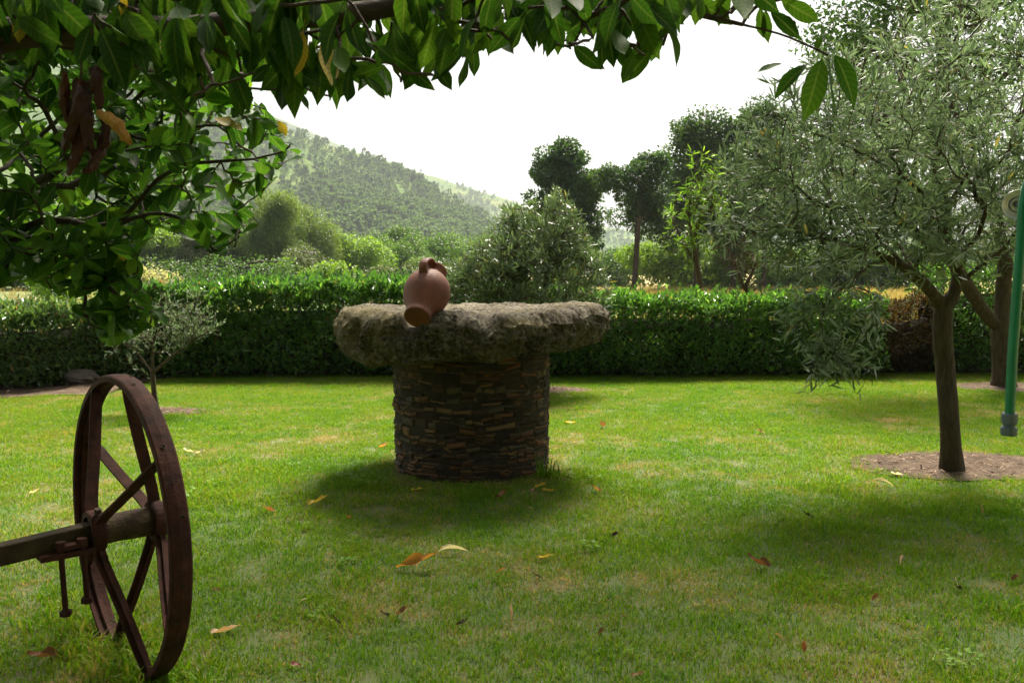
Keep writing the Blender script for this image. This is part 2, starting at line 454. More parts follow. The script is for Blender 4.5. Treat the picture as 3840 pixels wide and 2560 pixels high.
# ------------------------------------------------------------------ trees by skeleton
class Skel:
    def __init__(self, rng):
        self.p = np.zeros((0, 3)); self.par = []; self.d = np.zeros(0); self.rng = rng; self.fixed = []

    def path(self, pts, parent=-1):
        idx = []
        for q in pts:
            dd = 0.0 if parent < 0 else self.d[parent] + np.linalg.norm(q - self.p[parent])
            self.p = np.vstack([self.p, q]); self.par.append(parent); self.d = np.append(self.d, dd)
            parent = len(self.par) - 1; idx.append(parent)
        return idx

    def connect(self, tip, seg=5, wig=0.05, sag=0.0, back=0.35, lead=0.22, minn=1):
        v = tip - self.p; L = np.linalg.norm(v, axis=1)
        cost = L + back * self.d
        cost[:minn] += 1e3
        i = int(np.argmin(cost)); a = self.p[i]; ln = L[i]
        if ln < 0.03: return None
        pi = self.par[i]
        pd = unit(a - self.p[pi]) if pi >= 0 else np.array([0, 0, 1.0])
        c = a + (pd * lead + unit(tip - a) * 0.5) * ln * 0.6
        t = np.linspace(0, 1, seg + 1)[1:, None]
        q = (1 - t) ** 2 * a + 2 * t * (1 - t) * c + t ** 2 * tip
        w_ = self.rng.normal(size=q.shape) * wig * ln; w_[-1] = 0
        q = q + w_; q[:, 2] -= sag * ln * np.sin(t[:, 0] * math.pi)
        return self.path(list(q), i)

    def radii(self, rt, R, ex=0.5):
        n = len(self.par); ch = [0] * n; cnt = np.zeros(n)
        for i in range(n - 1, -1, -1):
            if cnt[i] == 0: cnt[i] = 1
            if self.par[i] >= 0: cnt[self.par[i]] += cnt[i]
        return rt + (R - rt) * (cnt / cnt[0]) ** ex, cnt

    def tubes(self, mb, rad, sides=(10, 6, 4), thr=(0.03, 0.008)):
        n = len(self.par); kids = [[] for _ in range(n)]
        for i, q in enumerate(self.par):
            if q >= 0: kids[q].append(i)
        stack = [(i, None) for i, q in enumerate(self.par) if q < 0]
        while stack:
            s, frm = stack.pop()
            chain = ([frm] if frm is not None else []) + [s]
            while kids[chain[-1]]:
                ks = sorted(kids[chain[-1]], key=lambda k: -rad[k])
                for k in ks[1:]: stack.append((k, chain[-1]))
                chain.append(ks[0])
            if len(chain) < 2: continue
            rr = rad[chain].copy()
            if frm is not None: rr[0] = min(rr[0], rr[1] * 1.25)
            sd = sides[0] if rr.max() > thr[0] else sides[1] if rr.max() > thr[1] else sides[2]
            tube(mb, self.p[chain], rr, sd)


def in_ell(n, cen, rad, rng, shell=0.0):
    u = unit(rng.normal(size=(n, 3)))
    r = (shell ** 3 + (1 - shell ** 3) * rng.random(n)) ** (1 / 3)
    return np.asarray(cen) + u * r[:, None] * np.asarray(rad)


def leaves_on(sk, cnt, rng, per, maxcnt=2, spread=0.8, droop=0.0, up=0.0):
    """Leaf base points and directions along the thin twigs."""
    pos = []; dr = []
    for i, q in enumerate(sk.par):
        if q < 0 or cnt[i] > maxcnt: continue
        a, b = sk.p[q], sk.p[i]; ax = unit(b - a)
        k = rng.poisson(per)
        for _ in range(k):
            t = rng.random()
            s = unit(np.cross(ax, rng.normal(size=3)))
            d = ax * (1 - spread) + s * spread + np.array([0, 0, up - droop])
            pos.append(a + (b - a) * t); dr.append(d)
    if not pos: return np.zeros((0, 3)), np.zeros((0, 3))
    return np.array(pos), unit(np.array(dr))


def leaf_objects(parent, meshes, pos, R, scl, name='leaf'):
    base = np.array(parent.location)
    for i in range(len(pos)):
        o = bpy.data.objects.new(name, meshes[i % len(meshes)]); COL.objects.link(o)
        o.parent = parent
        m = Matrix([[*(R[i][r] * scl[i]), pos[i][r] - base[r]] for r in range(3)] + [[0, 0, 0, 1]])
        o.matrix_basis = m


# ------------------------------------------------------------------ instanced ground cover (nobody could count it)
def instancer(name, pts, rot, scl, idx, variants):
    col = bpy.data.collections.new(name + '_kinds')
    for v in variants: col.objects.link(v)
    order = sorted(range(len(variants)), key=lambda k: variants[k].name); place = np.argsort(order)   # collections list their members by name
    idx = place[np.asarray(idx, int)]
    me = bpy.data.meshes.new(name); me.vertices.add(len(pts))
    me.vertices.foreach_set('co', np.asarray(pts, np.float32).ravel())
    a = me.attributes.new('rot', 'FLOAT_VECTOR', 'POINT'); a.data.foreach_set('vector', np.asarray(rot, np.float32).ravel())
    a = me.attributes.new('scl', 'FLOAT', 'POINT'); a.data.foreach_set('value', np.asarray(scl, np.float32).ravel())
    a = me.attributes.new('idx', 'INT', 'POINT'); a.data.foreach_set('value', np.asarray(idx, np.int32).ravel())
    o = bpy.data.objects.new(name, me); COL.objects.link(o)
    g = bpy.data.node_groups.new(name, 'GeometryNodeTree')
    g.interface.new_socket('Geometry', in_out='INPUT', socket_type='NodeSocketGeometry')
    g.interface.new_socket('Geometry', in_out='OUTPUT', socket_type='NodeSocketGeometry')
    gi = g.nodes.new('NodeGroupInput'); go = g.nodes.new('NodeGroupOutput')
    ip = g.nodes.new('GeometryNodeInstanceOnPoints'); ci = g.nodes.new('GeometryNodeCollectionInfo')
    ci.inputs[0].default_value = col; ci.inputs['Separate Children'].default_value = True; ci.inputs['Reset Children'].default_value = True
    def na(nm, dt):
        q = g.nodes.new('GeometryNodeInputNamedAttribute'); q.data_type = dt; q.inputs['Name'].default_value = nm
        return q.outputs['Attribute']
    er = g.nodes.new('FunctionNodeEulerToRotation')
    g.links.new(na('rot', 'FLOAT_VECTOR'), er.inputs[0])
    g.links.new(gi.outputs[0], ip.inputs['Points']); g.links.new(ci.outputs[0], ip.inputs['Instance'])
    ip.inputs['Pick Instance'].default_value = True
    g.links.new(na('idx', 'INT'), ip.inputs['Instance Index']); g.links.new(er.outputs[0], ip.inputs['Rotation'])
    g.links.new(na('scl', 'FLOAT'), ip.inputs['Scale']); g.links.new(ip.outputs[0], go.inputs[0])
    md = o.modifiers.new('scatter', 'NODES'); md.node_group = g
    o['kind'] = 'stuff'
    return o


def loose(name, mb, mat, smooth=False):
    return bpy.data.objects.new(name, mb.mesh(name, mat, smooth))


# ------------------------------------------------------------------ key places
WELL = np.array([-0.30, 6.48, 0.0]); WR = 0.575
OLIVE = ground(3572, 1768); OLIVE2 = ground(3765, 1452); BUSH = ground(2010, 1462); SMALL = ground(588, 1542)
SUNXY = np.array([math.sin(SUN_AZ), math.cos(SUN_AZ)])


def lz(x, y):
    return 0.022 * fbm(x * .45 + 3, y * .45, 0, 2)


# ------------------------------------------------------------------ ground and lawn
def meadow_mat():
    m, n, o = newmat('meadow')
    g = n.nodes.new('ShaderNodeNewGeometry'); co = g.outputs['Position']
    a = tex_noise(n, .05, 5, .6, co); b = tex_noise(n, 1.5, 6, .7, co)
    sx = n.nodes.new('ShaderNodeSeparateXYZ'); n.links.new(co, sx.inputs[0])
    gold = n.nodes.new('ShaderNodeMapRange'); n.links.new(sx.outputs['X'], gold.inputs['Value']); gold.inputs['From Min'].default_value = -2; gold.inputs['From Max'].default_value = 8; gold.inputs['To Min'].default_value = -.12; gold.inputs['To Max'].default_value = .08
    r = ramp(n, [(.40, (.07, .12, .025)), (.5, (.16, .16, .05)), (.60, (.34, .24, .08))]); n.links.new(math_node(n, 'ADD', a.outputs['Fac'], gold.outputs[0]), r.inputs[0])
    r2 = ramp(n, [(.3, (.6, .6, .6)), (.7, (1.3, 1.3, 1.25))]); n.links.new(b.outputs['Fac'], r2.inputs[0])
    pb = n.nodes.new('ShaderNodeBsdfPrincipled'); n.links.new(mixc(n, r.outputs[0], r2.outputs[0], 1, 'MULTIPLY'), pb.inputs['Base Color']); pb.inputs['Roughness'].default_value = .95
    bp = n.nodes.new('ShaderNodeBump'); bp.inputs['Strength'].default_value = 1; bp.inputs['Distance'].default_value = .2
    n.links.new(b.outputs['Fac'], bp.inputs['Height']); n.links.new(bp.outputs[0], pb.inputs['Normal'])
    n.links.new(pb.outputs[0], o.inputs['Surface']); return m


def turf_colour(n, dry_bias=0.0):
    """Lawn colour: lush and dry patches of the turf itself."""
    g = n.nodes.new('ShaderNodeNewGeometry'); co = g.outputs['Position']
    a = tex_noise(n, 1.1, 4, .6, co, .5); b = tex_noise(n, 5.5, 3, .6, co); c = tex_noise(n, .35, 2, .5, co)
    s = math_node(n, 'ADD', math_node(n, 'MULTIPLY', a.outputs['Fac'], .55), math_node(n, 'ADD', math_node(n, 'MULTIPLY', b.outputs['Fac'], .3), math_node(n, 'MULTIPLY', c.outputs['Fac'], .25)))
    return math_node(n, 'ADD', s, dry_bias)


def grass_mat(name, dry=0.0):
    m, n, o = newmat(name)
    s = turf_colour(n, dry)
    at = n.nodes.new('ShaderNodeAttribute'); at.attribute_name = 'rnd'
    s2 = math_node(n, 'ADD', s, math_node(n, 'MULTIPLY', math_node(n, 'SUBTRACT', at.outputs['Fac'], .5), .45))
    r = ramp(n, [(.30, (.055, .155, .006)), (.52, (.112, .240, .007)), (.67, (.172, .258, .012)), (.79, (.21, .20, .04)), (.89, (.33, .24, .09)), (.97, (.40, .28, .14))]); n.links.new(s2, r.inputs[0])
    pb = n.nodes.new('ShaderNodeBsdfPrincipled'); n.links.new(r.outputs[0], pb.inputs['Base Color'])
    pb.inputs['Roughness'].default_value = .55; pb.inputs['Specular IOR Level'].default_value = .2
    tr = n.nodes.new('ShaderNodeBsdfTranslucent'); n.links.new(mixc(n, r.outputs[0], (1.5, 1.45, .8), 1, 'MULTIPLY'), tr.inputs['Color'])
    mx = n.nodes.new('ShaderNodeMixShader'); mx.inputs[0].default_value = .42
    n.links.new(pb.outputs[0], mx.inputs[1]); n.links.new(tr.outputs[0], mx.inputs[2]); n.links.new(mx.outputs[0], o.inputs['Surface'])
    return m


def thatch_mat():
    m, n, o = newmat('turf')
    s = turf_colour(n)
    g = n.nodes.new('ShaderNodeNewGeometry'); f = tex_noise(n, 70, 4, .7, g.outputs['Position'])
    s2 = math_node(n, 'ADD', s, math_node(n, 'MULTIPLY', math_node(n, 'SUBTRACT', f.outputs['Fac'], .5), .5))
    r = ramp(n, [(.30, (.028, .055, .010)), (.52, (.055, .085, .016)), (.68, (.11, .095, .035)), (.9, (.19, .13, .06))]); n.links.new(s2, r.inputs[0])
    pb = n.nodes.new('ShaderNodeBsdfPrincipled'); n.links.new(r.outputs[0], pb.inputs['Base Color']); pb.inputs['Roughness'].default_value = .95
    n.links.new(pb.outputs[0], o.inputs['Surface']); return m


mb = MB(); S = 6000.0
xs = np.concatenate([[-S], np.linspace(-60, 60, 7), [S]]); ys = np.concatenate([[-200], np.linspace(-20, 150, 7), [S]])
V = np.array([[x, y, -0.09] for y in ys for x in xs]); nx = len(xs)
mb.add(V, Q=[[j * nx + i, j * nx + i + 1, (j + 1) * nx + i + 1, (j + 1) * nx + i] for j in range(len(ys) - 1) for i in range(nx - 1)])
tag(mb.build('meadow_ground', meadow_mat()), 'dry golden meadow stretching behind the hedge', None, kind='structure')

mb = MB(); xs = np.linspace(-11, 11, 90); ys = np.linspace(-4, 13.0, 70); nx = len(xs)
V = np.array([[x, y, lz(x, y)] for y in ys for x in xs])
mb.add(V, Q=[[j * nx + i, j * nx + i + 1, (j + 1) * nx + i + 1, (j + 1) * nx + i] for j in range(len(ys) - 1) for i in range(nx - 1)])
tag(mb.build('lawn', thatch_mat(), smooth=True), kind='structure')

# bare soil round the trees and the bed under the low hedge
SOIL = [(OLIVE + np.array([.22, .14, 0]), .88, .46), (BUSH + np.array([.12, 0, 0]), .50, .32), (SMALL + np.array([.12, 0, 0]), .42, .22), (OLIVE2 + np.array([.1, 0, 0]), .9, .5)]
def in_soil(x, y, grow=0.0):
    for c, a, b in SOIL:
        ang = math.atan2((y - c[1]) / b, (x - c[0]) / a)
        k = 1 + .16 * fbm(math.cos(ang) * 1.7 + c[0], math.sin(ang) * 1.7, 0, 3)
        if ((x - c[0]) / a) ** 2 + ((y - c[1]) / b) ** 2 < (k + grow) ** 2: return True
    return bed_depth(x, y) > -grow * .3
def bed_depth(x, y):
    edge = 9.98 + .24 * (x + 6.0) + .12 * fbm(x * 1.3, 4.2, 0, 3)      # front edge of the bed
    return y - edge if x < -4.75 else -1.0
for k, (c, a, b) in enumerate(SOIL):
    mb = MB(); nr, na_ = 18, 80; V = [[c[0], c[1], lz(c[0], c[1]) + .012]]
    for i in range(1, nr + 1):
        for j in range(na_):
            an = j / na_ * 2 * math.pi
            kk = 1 + .16 * fbm(math.cos(an) * 1.7 + c[0], math.sin(an) * 1.7, 0, 3)
            x = c[0] + a * kk * i / nr * math.cos(an) * 1.06; y = c[1] + b * kk * i / nr * math.sin(an) * 1.06
            V.append([x, y, lz(x, y) + .012 + (.022 * fbm(x * 9, y * 9, 1, 4) + .012) * (1 - i / nr)])
    T = [[0, 1 + j, 1 + (j + 1) % na_] for j in range(na_)]
    Q = [[1 + (i - 1) * na_ + j, 1 + i * na_ + j, 1 + i * na_ + (j + 1) % na_, 1 + (i - 1) * na_ + (j + 1) % na_] for i in range(1, nr) for j in range(na_)]
    mb.add(V, T, Q)
    tag(mb.build('soil_patch', M['soil'], smooth=True), kind='structure')
mb = MB(); xs = np.linspace(-9.5, -4.8, 40); V = []
for x in xs:
    e = 9.98 + .24 * (x + 6.0) + .12 * fbm(x * 1.3, 4.2, 0, 3) - .03
    for t in np.linspace(0, 1, 12):
        y = e + t * 2.2; V.append([x, y, lz(x, y) + .012 + .07 * t * (1 - t) + .03 * fbm(x * 4, y * 4, 2, 3) * min(1, t * 6)])
mb.add(V, Q=[[i * 12 + j, (i + 1) * 12 + j, (i + 1) * 12 + j + 1, i * 12 + j + 1] for i in range(39) for j in range(11)])
tag(mb.build('soil_bed', M['soil'], smooth=True), kind='structure')


# grass tufts
def tuft(rg, nb, size, hmin, hmax, wid, lean):
    mb = MB()
    p = (rg.random((nb, 2)) - .5) * size
    h = hmin + (hmax - hmin) * rg.random(nb) ** 1.4
    az = rg.random(nb) * 2 * math.pi; ln = lean * (0.25 + rg.random(nb))
    d = np.stack([np.cos(az), np.sin(az)], 1); sd = np.stack([-np.sin(az), np.cos(az)], 1)
    tw = rg.random(nb) * math.pi; sd = sd * np.cos(tw)[:, None] + d * np.sin(tw)[:, None]
    w2 = wid * (.6 + .8 * rg.random(nb)) / 2
    z0 = np.zeros(nb)
    b0 = np.column_stack([p, z0 - .006]); b1 = np.column_stack([p + d * (h * ln * .35)[:, None], h * .55]); b2 = np.column_stack([p + d * (h * ln)[:, None], h * (1 - .25 * np.minimum(ln, 1.2))])
    s3 = np.column_stack([sd * w2[:, None], z0])
    V = np.stack([b0 - s3, b0 + s3, b1 + s3 * .85, b1 - s3 * .85, b2], 1).reshape(-1, 3)
    b = np.arange(nb)[:, None] * 5
    r_ = rg.random(nb)
    mb.add(V, b + np.array([[3, 2, 4]]), b + np.array([[0, 1, 2, 3]]), rt=r_, rq=r_)
    return mb


gm = grass_mat('grass_blade'); gd = grass_mat('dry_grass_blade', .26)
rg = np.random.default_rng(11)
tv = [loose('grass_tuft', tuft(rg, 95, .17, .013, .033, .0034, .85), gm) for _ in range(5)]
tv += [loose('coarse_grass_tuft', tuft(rg, 50, .15, .022, .058, .0046, 1.0), gm) for _ in range(3)]
tv += [loose('dry_grass_tuft', tuft(rg, 66, .16, .010, .028, .0034, 1.2), gd) for _ in range(2)]
def rosette(rg):
    mb = MB(); n = 26; a = rg.random(n) * 6.283; r = .05 * rg.random(n) ** .5
    p = np.stack([r * np.cos(a), r * np.sin(a), .022 + .012 * rg.random(n)], 1)
    scatter(mb, tpl_small(.95, .05), p, frames(np.stack([np.cos(a), np.sin(a), .1 + .2 * rg.normal(size=n)], 1), np.array([0, 0, 1.0]) + rg.normal(size=(n, 3)) * .25), .012 + .010 * rg.random(n), .35 + .2 * rg.random(n))
    return mb
tv += [loose('clover_rosette', rosette(rg), gm) for _ in range(2)]
pts = []; rot = []; scl = []; idx = []
def put(x, y, s, i):
    pts.append((x, y, lz(x, y))); rot.append((rg.normal() * .06, rg.normal() * .06, rg.random() * 6.283)); scl.append(s); idx.append(i)
step = .085
y = 1.5
while y < 12.4:
    hw = min(y * .66 + .7, 9.5)
    x = -hw
    while x < hw:
        xx = x + (rg.random() - .5) * step * 1.4; yy = y + (rg.random() - .5) * step * 1.4
        x += step
        dw = math.hypot(xx - WELL[0], yy - WELL[1])
        if dw < WR - .05 or in_soil(xx, yy): continue
        f = fbm(xx * .9 + 20, yy * .9, 0, 3)
        ringd = dw < WR + .16 + .14 * f
        if ringd and rg.random() < .75: put(xx, yy, .9 + .4 * rg.random(), 8 + rg.integers(2)); continue
        if f > .18 and rg.random() < .22: put(xx, yy, .8 + .5 * rg.random(), 5 + rg.integers(3)); continue
        if f < -.12 and rg.random() < .42: put(xx, yy, .8 + .4 * rg.random(), 8 + rg.integers(2)); continue
        put(xx, yy, .8 + .55 * rg.random(), rg.integers(5))
    y += step
WHEEL_C = np.array([-1.425, 3.15, 0.52])
for k in range(70):                                   # longer grass left by the mower round the wheel
    t = rg.normal() * .35; q = WHEEL_C[:2] + np.array([.65, -.76]) * t + rg.normal(size=2) * .07
    put(q[0], q[1], 1.0 + rg.random() * .8, 5 + rg.integers(3))
for k in range(30):                                   # patches of coarser grass
    c = np.array([rg.uniform(-3, 3.5), rg.uniform(2.9, 7.5)])
    for _ in range(rg.integers(10, 26)):
        q = c + rg.normal(size=2) * .11
        if math.hypot(q[0] - WELL[0], q[1] - WELL[1]) > WR + .05 and not in_soil(q[0], q[1]): put(q[0], q[1], .8 + .5 * rg.random(), 5 + rg.integers(3) if rg.random() < .96 else 10 + rg.integers(2))
for k in range(260):                                  # ragged rim of the bare soil
    c, a, b = SOIL[rg.integers(len(SOIL))]; an = rg.random() * 6.283
    kk = 1 + .16 * fbm(math.cos(an) * 1.7 + c[0], math.sin(an) * 1.7, 0, 3) + rg.normal() * .05
    put(c[0] + a * kk * math.cos(an), c[1] + b * kk * math.sin(an), .7 + .5 * rg.random(), [8, 9, 0, 5][rg.integers(4)])
g_ = instancer('lawn_grass', pts, rot, scl, idx, tv)
tag(g_, 'short green lawn grass with dry straw coloured patches', 'grass', kind='stuff')

# litter on bare soil
mb = MB(); n_ = 0
cv = np.array([[-.5, 0, 0], [.5, 0, 0], [.5, 1, .1], [-.5, 1, .1]])
pp = []
while len(pp) < 900:
    if rg.random() < .75:
        c, a, b = SOIL[[0, 0, 0, 1, 2, 3][rg.integers(6)]]; x = c[0] + (rg.random() * 2 - 1) * a; y = c[1] + (rg.random() * 2 - 1) * b
    else:
        x = -9 + rg.random() * 5; y = 9 + rg.random() * 2
    if in_soil(x, y, -.05): pp.append((x, y, lz(x, y) + .024 + (.05 if x < -3.9 and y > 9.6 else 0)))
pp = np.array(pp); az = rg.random(900) * 6.283
R = frames(np.stack([np.cos(az), np.sin(az), rg.normal(size=900) * .2], 1), np.array([0, 0, 1.0]) + rg.normal(size=(900, 3)) * .25)
L = .015 + .05 * rg.random(900) ** 2
scatter(mb, (cv, [], [[0, 1, 2, 3]]), pp, R, np.stack([.004 + .007 * rg.random(900), L, L], 1), rg.random(900))
tag(mb.build('leaf_litter', M['chips']), 'dry twigs and leaf scraps on the bare soil', 'litter', kind='stuff')

# tall dry meadow grass behind the hedge
sm = leaf_mat('straw', [(0, (.20, .16, .05)), (.6, (.36, .27, .11)), (1, (.14, .18, .04))], .35, .6, .2)
rg = np.random.default_rng(12)
mv = [loose('straw_tuft', tuft(rg, 40, .9, .25, .62, .018, .5), sm) for _ in range(3)]
pts, rot, scl, idx = [], [], [], []
for k in range(4200):
    y = 14.5 + 55 * rg.random() ** 1.3; x = (rg.random() * 1.25 - .62) * y
    if x < .10 * y and rg.random() < .85: continue
    pts.append((x, y, -.09)); rot.append((0, 0, rg.random() * 6.28)); scl.append(.7 + .6 * rg.random()); idx.append(rg.integers(3))
tag(instancer('meadow_grass', pts, rot, scl, idx, mv), 'tall dry golden grass in the meadow behind the hedge', 'grass', kind='stuff')


# ------------------------------------------------------------------ hills
def hill_mat():
    m, n, o = newmat('hillside')
    g = n.nodes.new('ShaderNodeNewGeometry'); co = g.outputs['Position']
    a = tex_noise(n, .012, 6, .62, co, .3); b = tex_noise(n, .12, 5, .7, co)
    r = ramp(n, [(.32, (.045, .092, .022)), (.48, (.080, .135, .030)), (.60, (.12, .155, .036)), (.75, (.17, .165, .050))]); n.links.new(a.outputs['Fac'], r.inputs[0])
    r2 = ramp(n, [(.3, (.45, .5, .5)), (.6, (1.15, 1.12, 1.0))]); n.links.new(b.outputs['Fac'], r2.inputs[0])
    pb = n.nodes.new('ShaderNodeBsdfPrincipled'); n.links.new(mixc(n, r.outputs[0], r2.outputs[0], 1, 'MULTIPLY'), pb.inputs['Base Color']); pb.inputs['Roughness'].default_value = 1
    pb.inputs['Specular IOR Level'].default_value = .1
    bp = n.nodes.new('ShaderNodeBump'); bp.inputs['Strength'].default_value = 1; bp.inputs['Distance'].default_value = 4
    n.links.new(b.outputs['Fac'], bp.inputs['Height']); n.links.new(bp.outputs[0], pb.inputs['Normal'])
    n.links.new(pb.outputs[0], o.inputs['Surface']); return m


M['hill_ground'] = hill_mat()
RIDGES = [  # (ridge line as pixel, pixel), (depth of ridge left, right), (depth of foot left, right), roughness
    ('near', [(-900, 120), (0, 130), (500, 235), (980, 452), (1200, 530), (1400, 600), (1500, 648), (1620, 712), (1750, 782), (1900, 865), (2050, 930), (2200, 985), (2400, 1012)], (1300, 720), (330, 420), 1.0),
    ('middle', [(900, 560), (1300, 560), (1450, 600), (1560, 642), (1750, 702), (1960, 768), (2100, 812), (2270, 852), (2450, 880), (2800, 900), (3300, 880), (4200, 860)], (1900, 1500), (900, 620), .6),
    ('far', [(-600, 40), (0, 90), (600, 240), (980, 408), (1200, 505), (1400, 600), (1700, 720), (2000, 900)], (2700, 2300), (1900, 1900), .6),
]
HAZE_TOP = 0
forest_pts = []
for nm, rl, (ra, rb), (fa, fb), rough in RIDGES:
    rx = np.array([p[0] for p in rl], float); ry = np.array([p[1] for p in rl], float)
    nxh, nyh = 150, 70
    pxs = np.linspace(rx[0], rx[-1], nxh); G = np.zeros((nyh + 4, nxh, 3))
    for i, px in enumerate(pxs):
        u = (px - rx[0]) / (rx[-1] - rx[0]); Yr = ra + (rb - ra) * u; Yf = fa + (fb - fa) * u
        zr = P(px, np.interp(px, rx, ry), Yr)[2]
        for j in range(nyh + 4):
            s = j / (nyh - 1)
            Y = Yf + (Yr - Yf) * s
            x = (px - 1920) / FPX * Y
            sp = fbm(x * .0045 + 5, Y * .0028, len(nm), 4)
            if s <= 1:
                k = s ** 1.25 + .16 * rough * sp * math.sin(math.pi * min(1, s)) ; z = -1.0 + (zr + 1.0) * max(0, k)
            else:
                z = zr - (s - 1) * (Yr - Yf) * .45
            z += rough * 3.0 * fbm(x * .03, Y * .03, 3, 3) * min(1, s * 3)
            G[j, i] = (x, Y, z)
    mb = MB(); V = G.reshape(-1, 3)
    mb.add(V, Q=[[j * nxh + i, j * nxh + i + 1, (j + 1) * nxh + i + 1, (j + 1) * nxh + i] for j in range(nyh + 3) for i in range(nxh - 1)])
    tag(mb.build('hill', M['hill_ground'], smooth=True), kind='structure')
    HAZE_TOP = max(HAZE_TOP, V[:, 2].max())
    rg = np.random.default_rng(21 + len(nm)); want = {'near': 25000, 'middle': 11000, 'far': 3000}[nm]; got = 0
    qx, qy = None, None
    for _ in range(want * 6):
        a = rg.random() * (nxh - 1.001); b = rg.random() ** .8 * (nyh - 1.001); i, j = int(a), int(b); fa_, fb_ = a - i, b - j
        p = G[j, i] * (1 - fa_) * (1 - fb_) + G[j, i + 1] * fa_ * (1 - fb_) + G[j + 1, i] * (1 - fa_) * fb_ + G[j + 1, i + 1] * fa_ * fb_
        d = fbm(p[0] * .008, p[1] * .005 + 9, 2, 3) + .45 * fbm(p[0] * .045, p[1] * .03, 6, 2)
        if b / nyh > .35: d -= .5 * (b / nyh - .3)
        if d + .10 * rg.normal() < -.03 and rg.random() < .9: continue
        if not (300 < 1920 + FPX * p[0] / p[1] < 3900): continue
        forest_pts.append(p); got += 1
        if got >= want: break
rg = np.random.default_rng(31)
def conifer(rg):
    mb = MB(); n = 130
    z = rg.random(n) ** .8; rad = (.30 * (1 - z) + .03) * (.5 + .6 * rg.random(n)); a = rg.random(n) * 6.283
    p = np.stack([rad * np.cos(a), rad * np.sin(a), .14 + z * .86], 1)
    R = frames(np.stack([np.cos(a), np.sin(a), -.2 + rg.normal(size=n) * .4], 1), rg.normal(size=(n, 3)) + np.array([0, 0, 1]))
    scatter(mb, tpl_small(.8, .1), p, R, .12 + .10 * rg.random(n), rg.random(n))
    tube(mb, [(0, 0, -.05), (0, 0, .6)], [.02, .01], 4)
    return mb
def roundtree(rg):
    mb = MB(); n = 150
    p = in_ell(n, (0, 0, .58), (.36, .36, .42), rg, .5)
    R = frames(rdir(n, rg), rdir(n, rg)); scatter(mb, tpl_small(.9, .1), p, R, .14 + .12 * rg.random(n), rg.random(n))
    tube(mb, [(0, 0, -.05), (0, 0, .5)], [.03, .015], 4)
    return mb
fv = [loose('forest_conifer', conifer(rg), M['forest']) for _ in range(3)] + [loose('forest_broadleaf', roundtree(rg), M['forest']) for _ in range(2)]
F = np.array(forest_pts); nF = len(F)
fi = np.where(rg.random(nF) < .75, rg.integers(0, 3, nF), rg.integers(3, 5, nF))
fs = 3.0 + 8 * rg.random(nF) ** 3; fs = np.where(fi > 2, fs * .7, fs)
tag(instancer('hillside_forest', F, np.stack([np.zeros(nF), np.zeros(nF), rg.random(nF) * 6.28], 1), fs, fi, fv), 'pine forest covering the distant hillsides', 'forest', kind='stuff')

# ------------------------------------------------------------------ air
mb = MB(); x0, x1, y0, y1, z0, z1 = -4500, 4500, -150, 3600, -2.2, HAZE_TOP + 25
mb.add([[x, y, z] for z in (z0, z1) for y in (y0, y1) for x in (x0, x1)], Q=[[0, 2, 3, 1], [4, 5, 7, 6], [0, 1, 5, 4], [2, 6, 7, 3], [0, 4, 6, 2], [1, 3, 7, 5]])
hm, hn, ho = newmat('haze')
pv = hn.nodes.new('ShaderNodeVolumePrincipled'); pv.inputs['Density'].default_value = .00019; pv.inputs['Color'].default_value = (.86, .93, 1.0, 1)
pv.inputs['Anisotropy'].default_value = .0
hn.links.new(pv.outputs[0], ho.inputs['Volume'])
HAZE = mb.build('haze', hm); tag(HAZE, 'thin pale summer haze in the air of the valley', 'haze', kind='stuff')


